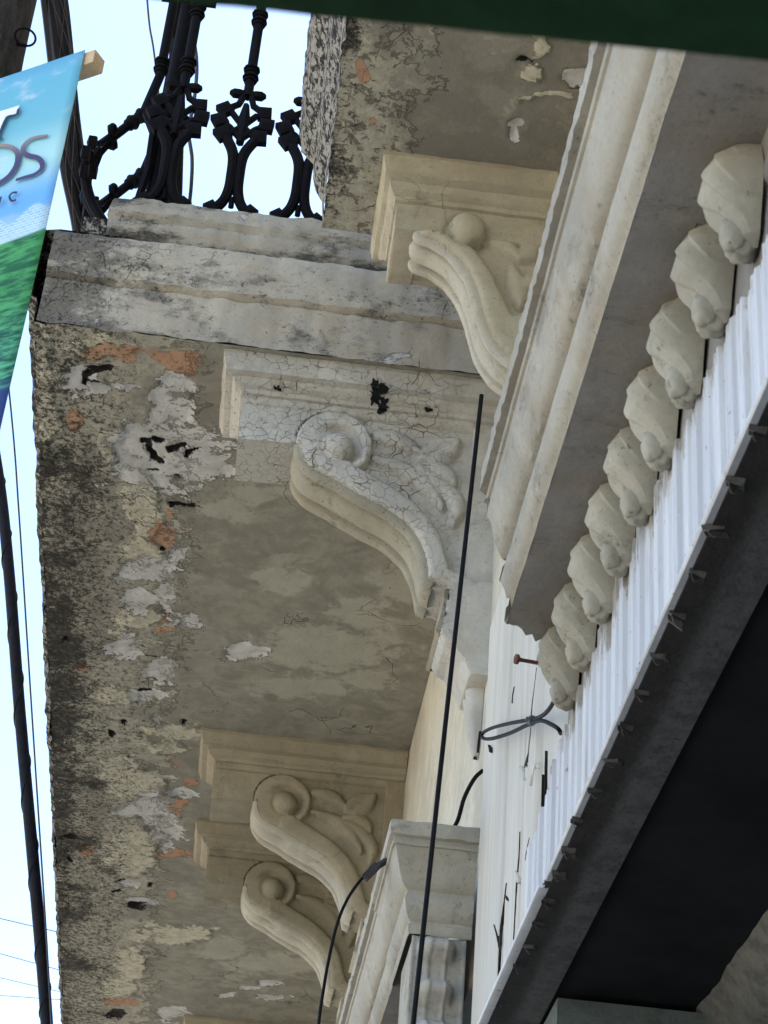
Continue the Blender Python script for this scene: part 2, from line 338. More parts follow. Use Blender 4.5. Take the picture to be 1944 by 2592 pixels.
# splits in the boards: bare-wood slivers standing 1-2 mm proud, with lifted paint curls
def sliver(pts, wid, name='split', mat=M_crackwood, parent=pil, X=.4025, th=.0004):
    mm = MB(); c = [on(px, py, 0, X) for px, py in spline(pts, 6)]; n = len(c)
    for i, p in enumerate(c):
        pass
    w_ = [.68 * wid * (math.sin(math.pi * (i + .3) / (n + .2)) ** 1.5) * (1 + .9 * fb(p, 60, 3)) for i, p in enumerate(c)]
    A = [[(X + .004, p[1] - w_[i], p[2]), (X - th * .2, p[1] - w_[i] * .8, p[2]), (X - th, p[1], p[2]), (X - th * .2, p[1] + w_[i] * .8, p[2]), (X + .004, p[1] + w_[i], p[2])] for i, p in enumerate(c)]
    mm.grid(A); o = mm.build(name, mat, parent, smooth=True)
    return o
for pts, wd in [([(1358, 1690), (1352, 1740), (1346, 1790), (1343, 1850), (1338, 1890), (1336, 1930)], .007),
                ([(1338, 1900), (1332, 1925), (1334, 1942)], .022),
                ([(1315, 2105), (1313, 2160), (1307, 2230), (1303, 2300), (1299, 2380)], .007),
                ([(1281, 2235), (1274, 2290), (1266, 2350), (1262, 2420), (1260, 2470)], .010),
                ([(1249, 2340), (1257, 2370), (1262, 2400)], .005),
                ([(1340, 2120), (1334, 2145), (1329, 2178)], .010),
                ([(1301, 1738), (1297, 1758), (1295, 1780)], .004),
                ([(1213, 1850), (1209, 1880), (1207, 1905)], .007),
                ([(1235, 1885), (1241, 1905)], .008),
                ([(1276, 2265), (1286, 2280)], .008),
                ([(1372, 1960), (1369, 2080), (1366, 2180), (1372, 2190)], .004),
                ([(1380, 1900), (1378, 2000), (1377, 2100)], .003)]:
    sliver(pts, wd)
for pts, wd in [([(1330, 1975), (1322, 1955), (1318, 1940)], .02), ([(1345, 1990), (1350, 1950), (1352, 1935)], .018), ([(1365, 1945), (1358, 1935)], .01),
                ([(1308, 2205), (1312, 2235)], .01)]:
    sliver(pts, wd, 'paint_curl', M_pil, X=.402, th=.003)

# ------------------------------------------------------------------ balcony slabs
def blob_field(P, blobs, zz):
    """soft field: 0.5 on the outline of each elliptic patch given in photo pixels, measured on the slab plane"""
    out = np.zeros(len(P))
    for (cx, cy, rx, ry) in blobs:
        c = on(cx, cy, 2, zz); ax = on(cx + rx, cy, 2, zz) - c; ay = on(cx, cy + ry, 2, zz) - c
        Mx = np.linalg.inv(np.array([[ax[0], ay[0]], [ax[1], ay[1]]]))
        q = (P[:, :2] - c[:2]) @ Mx.T; d = np.sqrt((q ** 2).sum(1)); out = np.maximum(out, np.clip(1 - .5 * d, 0, 1))
    return out
WHITE = [(430, 1159, 140, 85), (350, 1130, 70, 60), (520, 1175, 70, 45), (430, 1043, 42, 62), (455, 975, 40, 28), (215, 965, 50, 34), (262, 990, 36, 12), (330, 985, 30, 8), (386, 1442, 65, 34), (345, 1455, 45, 22), (352, 1522, 36, 26),
         (416, 1512, 32, 42), (490, 1571, 36, 13), (622, 1653, 58, 22), (318, 1640, 46, 30), (408, 1700, 42, 34), (365, 1760, 42, 18), (381, 2047, 48, 44), (424, 2110, 42, 40), (460, 2008, 34, 14),
         (360, 2285, 40, 14), (434, 2568, 44, 18), (685, 2488, 34, 6), (627, 2502, 22, 6), (574, 2520, 18, 8), (694, 2523, 42, 6), (320, 2055, 30, 12), (404, 1820, 20, 14), (330, 2240, 22, 12), (450, 1395, 30, 12)]
CREAM = [(355, 1250, 42, 60), (372, 1330, 36, 62), (352, 1400, 50, 36), (350, 1560, 60, 26), (300, 1760, 60, 22), (350, 1990, 75, 40), (300, 1945, 45, 50), (330, 2160, 60, 60), (360, 2120, 70, 22), (434, 2365, 110, 24), (330, 2440, 36, 50), (300, 2500, 46, 30),
         (120, 1000, 26, 180), (250, 880, 100, 26), (150, 2250, 20, 90), (440, 1850, 70, 20), (300, 1600, 20, 20), (420, 1890, 60, 16), (280, 1120, 26, 50)]
ORANGE = [(245, 893, 40, 16), (320, 898, 42, 20), (398, 888, 25, 8), (450, 910, 46, 24), (475, 935, 30, 22), (184, 1065, 26, 34), (412, 1348, 32, 36), (424, 1295, 12, 14), (415, 1600, 34, 12), (416, 1560, 12, 14), (482, 1980, 20, 10), (441, 1930, 12, 6), (453, 2032, 26, 16),
          (424, 2058, 34, 12), (417, 2085, 18, 10), (434, 2158, 50, 14), (217, 2153, 24, 16), (299, 2534, 42, 12), (440, 2265, 12, 10), (215, 1690, 24, 12), (212, 1205, 20, 9), (417, 1469, 8, 5)]
BLACK = [(a, b, c * (1.15 if b < 1300 else .8), d * (1.1 if b < 1300 else .8)) for a, b, c, d in [(262, 938, 26, 8), (233, 956, 12, 9), (226, 975, 8, 12), (268, 980, 26, 4), (372, 1130, 14, 12), (385, 1155, 10, 22), (452, 1143, 16, 9), (405, 1120, 20, 6), (452, 1216, 12, 6), (400, 1192, 8, 5), (490, 1152, 8, 12), (403, 1170, 7, 7),
         (311, 1828, 18, 8), (470, 1832, 9, 16), (278, 1857, 14, 7), (313, 2234, 14, 6), (383, 2240, 9, 8), (345, 2293, 34, 10), (290, 2568, 30, 14), (362, 1746, 10, 7), (378, 1661, 22, 5), (398, 1382, 12, 5), (990, 1496, 5, 5), (300, 2258, 8, 4), (455, 1271, 34, 5), (176, 2120, 30, 8), (180, 2178, 10, 10), (170, 1620, 12, 9)]]
DARK = [(175, 1300, 60, 40), (270, 1320, 90, 60), (250, 1240, 60, 40), (200, 1420, 90, 70), (170, 1500, 70, 50), (240, 1520, 60, 60), (390, 1000, 70, 40), (500, 930, 34, 34), (260, 1620, 90, 50), (220, 1150, 24, 40), (500, 1070, 60, 50), (410, 1650, 60, 26), (360, 2420, 50, 40), (380, 1805, 55, 22),
        (230, 1990, 35, 55), (240, 2060, 30, 45), (210, 2120, 40, 22), (370, 1940, 26, 18), (370, 2000, 50, 14), (350, 2180, 40, 22), (350, 2300, 50, 30)]
DARKG = [(1040, 280, 60, 60), (1000, 90, 60, 60), (1190, 200, 150, 130), (1150, 370, 110, 40), (1300, 350, 130, 100), (1400, 160, 90, 90), (1080, 345, 60, 30)]
def slab(name, x_out, y0, y1, zone, near, parent):
    xs = np.arange(0, 1.0001, 1 / 170 if not near else 1 / 70); ys = np.arange(y0, y1 + .001, .0065)
    ys[-1] = y1
    X = np.array([[x_out(y) + (WX - .001 - x_out(y)) * s for s in xs] for y in ys]); Y = np.repeat(ys[:, None], len(xs), 1)
    Z = np.full(X.shape, SZ); F = np.stack([X.ravel(), Y.ravel(), Z.ravel()], 1)
    nv = lambda p, k, o_: noise.noise(Vector((p[0] * k + o_, p[1] * k - o_, p[2] * k + 3.1)))
    WP = np.array([(nv(p, 13, 1.7) * .022 + nv(p, 45, 4.2) * .010, nv(p, 13, 9.3) * .022 + nv(p, 45, 6.6) * .010, 0) for p in F.tolist()])
    F0 = F.copy(); F = F + WP * np.array([1.2, 1, 0])
    if near:
        wh = blob_field(F, [(1318, 308, 18, 14), (1305, 325, 10, 20), (1470, 200, 40, 20)], SZ); cr = blob_field(F, [(1370, 238, 60, 10), (1360, 130, 14, 40), (1345, 185, 30, 16)], SZ)
        og = blob_field(F, [(922, 185, 14, 20), (935, 315, 9, 10)], SZ); bl = blob_field(F, [(1340, 165, 26, 4)], SZ); dk = blob_field(F, DARKG, SZ)
        d = F[:, 0] - .0; G = np.zeros(len(F)) + .62 - np.clip((d - .14) * 8, 0, .62); Br = np.clip(.62 - d * 9.0, 0.0, 1)
    else:
        wh, cr, og, bl, dk = [blob_field(F, b, SZ) for b in (WHITE, CREAM, ORANGE, BLACK, DARK)]
        d = F[:, 0] - np.array([x_out(y) for y in F[:, 1]]); G = np.clip(.95 - (d - .22) * 3.6, 0, 1)
        Br = np.clip(.98 - d * 3.0, 0, 1) + .18 * np.clip(np.sin(d * 26 + F[:, 1] * 1.3), 0, 1) * (d < .3); Br = np.where(F[:, 1] < 3.95, Br * .8, Br)
    pale = blob_field(F, [(820, 1640, 170, 60), (905, 1560, 70, 40), (1010, 1480, 60, 50), (720, 1470, 70, 30), (640, 1250, 80, 18), (560, 1290, 60, 30), (760, 1740, 110, 26), (930, 1720, 60, 30), (700, 2440, 120, 22), (560, 2400, 60, 30)], SZ) if not near else blob_field(F, [(1240, 130, 60, 50), (1270, 250, 50, 40)], SZ)
    F = F0
    for i in range(len(F)):
        p = F[i]; k = G[i]
        dz = .004 * fb(p, 4) + .0035 * k * fb(p, 22, 4, 3)
        F[i, 2] += dz + .006 * min(1, max(0, (wh[i] - .42) * 5)) + .014 * max(0, bl[i] - .45) * 2 - .004 * (cr[i] > .5)
        e = min(1, d[i] / .02)
        if e < 1: F[i, 0] += (1 - e) * .006 * fb(p, 26, 4, 7)
    n, mm_ = X.shape
    F = F.reshape(n, mm_, 3)
    mb = MB(); mb.grid(F)
    sof = mb.build(name, M_soffit, parent, smooth='all'); me = sof.data
    # attributes follow build order, remove_doubles does not merge here
    for nm, ch in (('wear_a', (wh, cr, og, bl)), ('wear_b', (G, dk, Br, pale))):
        a = me.attributes.new(nm, 'FLOAT_COLOR', 'POINT'); a.data.foreach_set('color', np.stack(ch, 1).astype(np.float32).ravel())
    return sof, F
xo_far = lambda y: -.608 - .0168 * (y - 3.48)
xo_near = lambda y: .0
bal = empty('balcony', (WX, 3.48, SZ), 'deep balcony with mouldy peeling underside, patches of bare plaster and three scroll consoles', 'balcony', 'balconies on the facade')
sof, FF = slab('soffit', xo_far, 3.482, 9.6, 0, False, bal); at0(sof)
bal2 = empty('balcony', (WX, 3.06, SZ), 'shallower balcony overhead with smooth cream underside, behind the green beam', 'balcony', 'balconies on the facade')
sof2, FN = slab('soffit', xo_near, -1.2, 3.06, 0, True, bal2); at0(sof2)

def edge_sweep(path, prof, name, mat, parent, jit=.004, sc=25, smooth=True, caps=False):
    """path: list of (x,y,nx,ny); prof: list of (out,z)"""
    mb = MB(); P = []
    for (x, y, nx, ny) in path:
        row = []
        for o_, z in prof:
            q = np.array([x + nx * o_, y + ny * o_, z]); a = jit * fb(q, sc, 4, 2) + jit * .3 * fb(q, 5, 2, 5); b = jit * fb(q, sc, 4, 9)
            row.append((q[0] + nx * a, q[1] + ny * a, q[2] + b * .7))
        P.append(row)
    mb.grid(P)
    if caps: pass
    return at0(mb.build(name, mat, parent, smooth=smooth))
endp = [(.002, SZ + .001), (0, 4.33), (.0, 4.36), (.0, 4.40), (.001, 4.424), (-.004, 4.428), (.012, 4.438), (.014, 4.46), (.014, 4.49), (.014, 4.52), (.013, 4.552), (.006, 4.562), (-.03, 4.566), (-.2, 4.567)]
# near end face of the deep balcony (faces the camera)
path = [(x, 3.482, 0, -1) for x in np.arange(WX - .001, -.607, -.008)]
edge_sweep(path, endp, 'end_fascia', M_fascia, bal, .0055, 20)
# long outer face, black with mould, chipped
path = [(xo_far(y) - .0, y, -1, 0) for y in np.arange(3.482, 9.6, .012)]
outp = [(0, SZ + .001), (.002, 4.33), (.004, 4.36), (.026, 4.375), (.034, 4.44), (.038, 4.48), (.040, 4.53), (.034, 4.56), (-.02, 4.57), (-.2, 4.571)]
edge_sweep(path, outp, 'outer_fascia', M_mouldedge, bal, .008, 16)
# kerb carrying the railing
KX = -.478
kp = [(-.012, 4.552), (-.004, 4.566), (.006, 4.58), (.012, 4.60), (.012, 4.618), (.006, 4.624), (.012, 4.634), (.018, 4.64), (.018, 4.66), (.016, 4.682), (-.05, 4.685), (-.16, 4.685)]
mb = MB(); P = []
for y in (1,):
    pass
path = [(x, 3.486, 0, -1) for x in np.arange(WX - .001, KX, -.008)] + [(KX, 3.486, -.7, -.7)] + [(KX, y, -1, 0) for y in np.arange(3.49, 9.6, .02)]
edge_sweep(path, kp, 'kerb', M_kerb, bal, .007, 20)
mb = MB(); mb.box((KX - .075, 3.53, 4.569), (KX + .02, 3.62, 4.66)); mb.box((KX - .11, 3.60, 4.569), (KX - .0, 9.5, 4.60))
o = at0(mb.build('kerb_rubble', M_mouldedge, bal)); 
mb = MB(); mb.box((xo_far(3.5) + .02, 3.50, 4.35), (WX - .002, 9.58, 4.55)); at0(mb.build('slab_core', M_fascia, bal))
# near balcony edge
nlo = [(0, SZ + .001), (.002, 4.34), (.006, 4.37), (.024, 4.40), (.030, 4.43), (.034, 4.47), (.060, 4.50), (.070, 4.54), (.074, 4.60), (.05, 4.64), (-.1, 4.65)]
path = [(0.0, y, -1, 0) for y in np.arange(-1.2, 3.061, .01)]
def nearP(path):
    mb = MB(); P = []
    for (x, y, nx, ny) in path:
        row = []
        for o_, z in nlo:
            q = np.array([x - o_, y, z]); a = .004 * fb(q, 24, 4, 2); row.append((q[0] - a, min(y, 3.06 + .02 * fb(q, 30, 2)), q[2] + a * .6))
        P.append(row)
    mb.grid(P); return at0(mb.build('outer_fascia', M_nearedge, bal2, smooth=True))
nearP(path)
mb = MB(); mb.box((.02, -1.18, 4.33), (WX - .002, 3.055, 4.60)); at0(mb.build('slab_core', M_fascia, bal2))
mb = MB(); mb.grid([[(x, 3.06, z) for z in (SZ + .001, 4.64)] for x in (-.0, WX)]); at0(mb.build('end_face', M_fascia, bal2))

# ------------------------------------------------------------------ consoles
def inside(poly, pts):
    x, y = pts[:, 0], pts[:, 1]; r = np.zeros(len(pts), bool); n = len(poly)
    for i in range(n):
        x1, y1 = poly[i]; x2, y2 = poly[(i + 1) % n]
        c = ((y1 > y) != (y2 > y)) & (x < (x2 - x1) * (y - y1) / (y2 - y1 + 1e-12) + x1); r ^= c
    return r
def pdist(pl, pts, closed=False):
    """distance to polyline, arclength fraction and nearest point"""
    best = np.full(len(pts), 1e9); tt = np.zeros(len(pts)); near = np.zeros((len(pts), 2)); n = len(pl)
    for i in range(n if closed else n - 1):
        a = pl[i]; b = pl[(i + 1) % n]; d = b - a; t = np.clip(((pts - a) @ d) / (d @ d + 1e-12), 0, 1)
        q = a + t[:, None] * d; e = np.sqrt(((pts - q) ** 2).sum(1)); k = e < best
        best[k] = e[k]; tt[k] = (i + t[k]) / (n - 1 if not closed else n); near[k] = q[k]
    return best, tt, near
def sstep(x, a, b):
    t = np.clip((x - a) / (b - a), 0, 1); return t * t * (3 - 2 * t)
def crop5(L): return [(550 + x * .48222, 850 + y * .48222) for x, y in L]
def crop2(L): return [(700 + x * .48222, y * .48222) for x, y in L]
def side2(L, Y):                                        # photo pixels -> (x, z) on the plane y = Y
    return np.array([on(px, py, 1, Y)[[0, 2]] for px, py in L])
YS = 3.56
lower = crop5([(430, 565), (436, 610), (455, 655), (485, 690), (530, 720), (620, 765), (700, 815), (790, 865), (870, 905), (930, 945), (985, 990), (1030, 1040), (1060, 1090), (1085, 1150), (1097, 1210), (1100, 1280)])
tailp = crop5([(1215, 1328), (1204, 1400), (1190, 1480), (1165, 1572), (1190, 1610), (1235, 1640), (1280, 1700), (1300, 1745), (1318, 1790), (1345, 1800)])
upper = crop5([(720, 685), (800, 728), (880, 775), (960, 825), (1040, 888), (1105, 955), (1150, 1020), (1178, 1090), (1202, 1170), (1232, 1240), (1300, 1268), (1365, 1300)])
leafs = [crop5(L) for L in ([(800, 520), (900, 525), (1000, 560), (1065, 610)], [(1070, 620), (1130, 580), (1200, 560), (1268, 545)], [(1070, 640), (1150, 640), (1220, 600), (1268, 545)],
                            [(1060, 680), (1150, 690), (1215, 730), (1245, 770)], [(1050, 700), (1160, 760), (1240, 840), (1262, 910), (1240, 985)], [(830, 640), (960, 680), (1060, 740), (1140, 830), (1180, 900)])]
K1 = dict(Y=YS, W=.172, Wb=.150, lower=side2(lower, YS), tail=side2(tailp, YS), upper=side2(upper, YS), leafs=[side2(l, YS) for l in leafs],
          eye=side2(crop5([(635, 592)]), YS)[0], er=.034, vol=side2(crop5([(615, 570)]), YS)[0], vr=.0885, xb=-.130, zb=4.105, xm=-.185, line=4.205, ymould=3.497, border=True)
YN = 2.875
lowerN = crop2([(755, 1212), (762, 1240), (830, 1266), (880, 1296), (930, 1335), (985, 1400), (1030, 1480), (1062, 1570), (1090, 1680), (1130, 1780), (1180, 1850), (1235, 1900)])
tailN = crop2([(1262, 1925), (1262, 2010), (1290, 2080), (1330, 2180), (1345, 2260), (1400, 2300)])
upperN = crop2([(985, 1280), (1030, 1315), (1090, 1385), (1140, 1460), (1170, 1530), (1200, 1590), (1240, 1660), (1300, 1650), (1420, 1700)])
leafN = [crop2(L) for L in ([(1060, 1235), (1140, 1240), (1220, 1290), (1275, 1350)], [(1275, 1350), (1330, 1310), (1390, 1260)], [(1290, 1500), (1340, 1470), (1380, 1480)], [(1240, 1400), (1270, 1500), (1280, 1600)])]
K2 = dict(Y=YN, W=.172, Wb=.105, lower=side2(lowerN, YN), tail=side2(tailN, YN), upper=side2(upperN, YN), leafs=[side2(l, YN) for l in leafN],
          eye=side2(crop2([(1000, 1215)]), YN)[0], er=.036, vol=side2(crop2([(905, 1190)]), YN)[0] * 1.0, vr=.0, xb=.139, zb=4.160, xm=.103, line=4.16, ymould=2.812, border=False)
def make_console(K, parent, mats, name='console'):
    Y, W = K['Y'], K['W']; base = side2([(0, 0)], Y)  # noqa
    lo, ta = spline(K['lower'], 5), K['tail']
    xb, zb = K['xb'], K['zb']
    poly = [(WX + .02, SZ + .0), (xb, SZ + .0), (xb, zb)] + [tuple(p) for p in lo] + [tuple(p) for p in ta] + [(WX + .02, ta[-1][1])]
    poly = np.array(poly)
    st = .004; gx = np.arange(poly[:, 0].min(), WX + .02 + st, st); gz = np.arange(poly[:, 1].min(), SZ + st, st)
    GX, GZ = np.meshgrid(gx, gz, indexing='ij'); pts = np.stack([GX.ravel(), GZ.ravel()], 1)
    ins = inside(poly, pts); bd, _, bnear = pdist(poly, pts, True)
    I2 = ins.reshape(GX.shape); cell = I2[:-1, :-1] | I2[1:, :-1] | I2[1:, 1:] | I2[:-1, 1:]; U2 = np.zeros(GX.shape, bool)
    for da in (0, 1):
        for db in (0, 1): U2[da:GX.shape[0] - 1 + da, db:GX.shape[1] - 1 + db] |= cell
    use = U2.ravel(); snap = (use & ~ins) | (ins & (bd < st * .3))
    pos = pts.copy(); pos[snap] = bnear[snap]
    up = spline(K['upper'], 5)
    dl, _, _ = pdist(np.array([tuple(p) for p in lo] + [tuple(ta[0])]), pos); du, tu, _ = pdist(up, pos)
    # ribbon region between lower and upper edges
    rib = np.vstack([lo, ta, [[WX + .05, ta[-1][1]], [WX + .05, up[-1][1]]], up[::-1]]); inr = inside(rib, pos)
    h = np.full(len(pos), -.014)
    hr = .004 + .010 * (1 - np.clip((dl - du) / (dl + du + 1e-6), -1, 1) ** 4)
    h = np.where(inr, hr, h)
    h = np.where(~inr & (du < .006), np.maximum(h, -.014 - .004 * (1 - du / .006)), h)
    # block front and frieze
    frieze = (pos[:, 1] > K['line']); h = np.where(frieze & ~inr, 0.0, h)
    gr = np.exp(-((pos[:, 1] - K['line']) / .004) ** 2); h = h - .006 * gr * (~inr)
    blk = (pos[:, 0] < K['vol'][0] - (.02 if K['vr'] else -.02)) & ~inr; h = np.where(blk & ~frieze, .0, h)
    if not K['vr']: h = np.where((pos[:, 0] < K['eye'][0] - .035) & ~inr, 0.0, h)
    if K['border']: h = np.where(~inr & (pos[:, 0] > WX - .055), -.002, h)
    # leaf relief
    for L in K['leafs']:
        d, t, _ = pdist(spline(L, 5), pos); wd = .006 + .017 * np.sin(np.pi * np.clip(t * .9 + .08, 0, 1)); k = np.clip(1 - (d / wd) ** 2, 0, 1)
        h = np.where(~inr & ~frieze, np.maximum(h, -.014 + .017 * np.sqrt(k) * (k > 0)), h)
    # volute
    if K['vr']:
        v = pos - K['vol']; r = np.sqrt((v ** 2).sum(1)); th = np.arctan2(v[:, 1], v[:, 0])
        disk = r < K['vr']; hv = .010 + .006 * np.cos(np.clip(r / K['vr'], 0, 1) * np.pi * .5)
        # one comma-shaped hollow curling over the eye; the disc itself is a plain dome
        ve = pos - K['eye']; rv = np.sqrt((ve ** 2).sum(1)); tv = np.arctan2(ve[:, 1], ve[:, 0]); rg = K['er'] * (1.28 + .10 * tv)
        gv = np.exp(-((rv - rg) / .011) ** 2) * sstep(tv, -1.7, -.5) * (1 - sstep(tv, 1.6, 2.9))
        hd = hv - .020 * gv
        edge = sstep(K['vr'] - r, 0, .008); hd = -.012 + (hd + .012) * edge
        lowq = inr & (v[:, 1] < -.02) & (v[:, 0] > .0); h = np.where(disk & ~lowq, np.maximum(hd, np.where(inr, h * .6, -.014)), h)
    e = pos - K['eye']; re = np.sqrt((e ** 2).sum(1)); ball = re < K['er']
    h = h - .004 * np.exp(-((re - K['er'] * 1.12) / .005) ** 2)
    h = np.where(ball, np.maximum(h, .004 + .030 * np.sqrt(np.clip(1 - (re / K['er']) ** 2, 0, 1))), h)
    for i in range(len(h)):
        if use[i]: h[i] += .0015 * fb((pos[i, 0], Y, pos[i, 1]), 28, 3, 1)
    h[bd < .001] = np.minimum(h[bd < .001], .002)
    idx = -np.ones(len(pos), int); ui = np.where(use)[0]; idx[ui] = np.arange(len(ui)); n, m_ = GX.shape; idx = idx.reshape(n, m_)
    Wb = K['Wb']; V = [(pos[i, 0], Y - h[i], pos[i, 1]) for i in ui]; nb = len(V); V += [(pos[i, 0], Y + (W if pos[i, 1] > zb else Wb) - .006 + h[i] * .5, pos[i, 1]) for i in ui]; Fc = []
    edges = {}
    for a in range(n - 1):
        for b in range(m_ - 1):
            if cell[a, b]:
                q = [idx[a, b], idx[a + 1, b], idx[a + 1, b + 1], idx[a, b + 1]]
                Fc.append(tuple(q)); Fc.append(tuple(k + nb for k in q[::-1]))
                for k in range(len(q)):
                    e_ = (q[k], q[(k + 1) % len(q)]); 
                    if (e_[1], e_[0]) in edges: edges.pop((e_[1], e_[0]))
                    else: edges[e_] = 1
    for (p, q) in edges: Fc.append((q, p, p + nb, q + nb))
    mb = MB(); mb.v = V; mb.f = Fc
    body = mb.build(name, mats[0], parent, smooth=True)
    body.data.set_sharp_from_angle(angle=math.radians(55)); at0(body)
    # moulded crown under the soffit, wrapping front and both sides
    mb = MB(); xm = K['xm']; ym = Y - K['ymould']; d0 = xb - xm
    lay = [(1.0, 4.302), (1.0, 4.290), (.96, 4.287), (.86, 4.268), (.80, 4.262), (.80, 4.256), (.52, 4.252), (.40, 4.240), (.18, 4.234), (.12, 4.226), (-.05, 4.224)]
    if K is K2: lay = [(f, z) for f, z in lay]
    P = []
    for f, z in lay:
        x0 = xb - d0 * f; ya = Y - ym * f; yb_ = Y + W + ym * f * .9; row = []
        for x in np.linspace(WX - .003, x0, 40): row.append((x, ya, z))
        for y in np.linspace(ya, yb_, 12)[1:]: row.append((x0, y, z))
        for x in np.linspace(x0, WX - .003, 24)[1:]: row.append((x, yb_, z))
        P.append([(x + .0022 * fb((x, y, zz), 22, 3, 4), y + .0022 * fb((x, y, zz), 26, 3, 8), zz + .0015 * fb((x, y, zz), 18, 3, 2)) for x, y, zz in row])
    mb.grid(P); mo = mb.build('console_moulding', mats[1], body, smooth=True); mo.data.set_sharp_from_angle(angle=math.radians(35)); at0(mo, parent)
    # ridged ribbon along the underside of the scroll
    mb = MB(); pl = np.vstack([lo, [ta[0] * .3 + lo[-1] * .7]]); T = np.gradient(pl, axis=0); T /= np.linalg.norm(T, axis=1)[:, None] + 1e-9
    N = np.stack([T[:, 1], -T[:, 0]], 1); N *= np.sign((N * np.array([-1, -1])).sum(1))[:, None]
    cs = [(-.01, -.006), (-.012, .004), (.02, .014), (.10, .014), (.13, .001), (.17, -.002), (.22, .010), (.36, .017), (.60, .016), (.70, .009), (.73, -.003), (.79, -.003), (.82, .011), (.90, .014), (.99, .013), (1.01, .003), (1.01, -.006)]
    P = []
    for i in range(len(pl)):
        s = i / (len(pl) - 1); sc_ = sstep(np.array(s), -.12, .08) * (1 - .3 * sstep(np.array(s), .9, 1.0))
        row = []
        for v_, o_ in cs:
            q = pl[i] + N[i] * (o_ * sc_ + .001); p3 = (q[0], Y + v_ * (Wb - .008), q[1])
            a = .0015 * fb(p3, 24, 3, 6); row.append((q[0] + a, p3[1], q[1] + a))
        P.append(row)
    mb.grid(P); ri = mb.build('scroll_band', mats[2], body, smooth='all'); at0(ri, parent)
    # small stepped block and leaf drop under the scroll, on the wall
    if K['vr']:
        mb = MB(); a = ta[0]; b = ta[3]
        P = []
        for s, (dx, dy) in ((0, (0, 0)), (.06, (-.008, .008)), (.5, (-.004, .004)), (.94, (-.010, .01)), (1, (0, 0))):
            q = a * (1 - s) + b * s; P.append([(WX - .03, Y - dy, q[1]), (q[0] + dx, Y - dy, q[1]), (q[0] + dx, Y + W - .015 + dy, q[1]), (WX - .03, Y + W - .015 + dy, q[1])])
        mb.grid(P); bk = mb.build('foot_block', mats[2], body, smooth=True); at0(bk, parent)
        mb = MB(); P = []; z0 = ta[-1][1] + .08
        for s in np.linspace(0, 1, 22):
            z = z0 - s * .22; wy = (.062 - .045 * s) * (1 if s < .96 else .5); dep = .028 * math.sin(math.pi * (s * .62 + .38)) + .012; y_c = Y + .08
            P.append([(WX - .001 - dep * max(0, math.cos(a_)) ** .5 * (1 - .22 * (abs(math.sin(a_)) < .25)), y_c + wy * math.sin(a_), z) for a_ in np.linspace(-math.pi / 2, math.pi / 2, 15)])
        mb.grid(P); at0(mb.build('leaf_drop', mats[0], body, smooth='all'), parent)
    return body
def dup_tree(o, dy, mats=None, parent=None, par_obj=None):
    c = o.copy(); link(c); c.parent = parent or o.parent
    c.matrix_parent_inverse = o.matrix_parent_inverse.copy()
    if mats:
        c.data = o.data.copy(); c.data.materials[0] = mats.pop(0)
    return c
con1 = make_console(K1, bal, [M_console_ck, M_console_ck, M_console_un])
con1['label'] = 'console with alligator-cracked white paint'
con1.data.set_sharp_from_angle(angle=math.radians(55))
def copy_console(src, dy, mats, label):
    c = src.copy(); c.data = src.data.copy(); link(c); c.parent = src.parent; c.matrix_parent_inverse = src.matrix_parent_inverse.copy()
    c.location.y += dy; c.data.materials[0] = mats[0]; c['label'] = label
    for ch in src.children:
        d = ch.copy(); d.data = ch.data.copy(); link(d); d.parent = c; d.matrix_parent_inverse = ch.matrix_parent_inverse.copy()
        d.data.materials[0] = mats[2] if ('scroll' in ch.name or 'foot' in ch.name) else mats[1]
    return c
# children keep world coordinates relative to their console, so a shifted console carries them
for ch in con1.children: ch.matrix_parent_inverse = Matrix.Identity(4)
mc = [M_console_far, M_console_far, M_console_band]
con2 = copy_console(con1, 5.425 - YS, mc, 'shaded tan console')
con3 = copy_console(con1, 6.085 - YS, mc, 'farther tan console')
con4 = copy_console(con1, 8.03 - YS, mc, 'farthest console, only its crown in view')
con5 = make_console(K2, bal2, [M_console, M_console, M_console_band])
for ch in con5.children: ch.matrix_parent_inverse = Matrix.Identity(4)
# hole broken through the first console's crown and blackened chips
def chip(px, py, r, parent, seed, sy=1.0):
    """ragged dark hole that follows the stepped crown of the first console"""
    zt = [4.224, 4.226, 4.234, 4.240, 4.252, 4.256, 4.262, 4.268, 4.287, 4.302]; ft = [-.05, .12, .18, .40, .52, .80, .80, .86, .96, 1.0]
    yy = lambda z: YS - (YS - K1['ymould']) * (np.interp(z, zt, ft) if z > 4.224 else 0) - .0045
    c = on(px, py, 1, 3.54); n = 48; rings = []
    for t in np.linspace(.02, 1, 14):
        row = []
        for k in range(n + 1):
            a = 2 * math.pi * (k % n) / n; v = Vector((math.cos(a), math.sin(a), seed))
            rr = t * r * (1 + .9 * noise.noise(v * 1.3) + .6 * noise.noise(v * 3.7) + .35 * noise.noise(v * 9)); x = c[0] + rr * math.cos(a); z = c[2] + rr * math.sin(a) * sy; row.append((x, yy(z), z))
        rings.append(row)
    mb = MB(); mb.grid(rings); return mb.build('chipped_hole', M_inner, parent)
chip(948, 1004, .021, con1, 1.3, .8); chip(968, 1022, .015, con1, 5.1, .8); chip(700, 985, .008, con1, 3.3, .4); chip(1085, 1035, .007, con1, 9.3, .6)

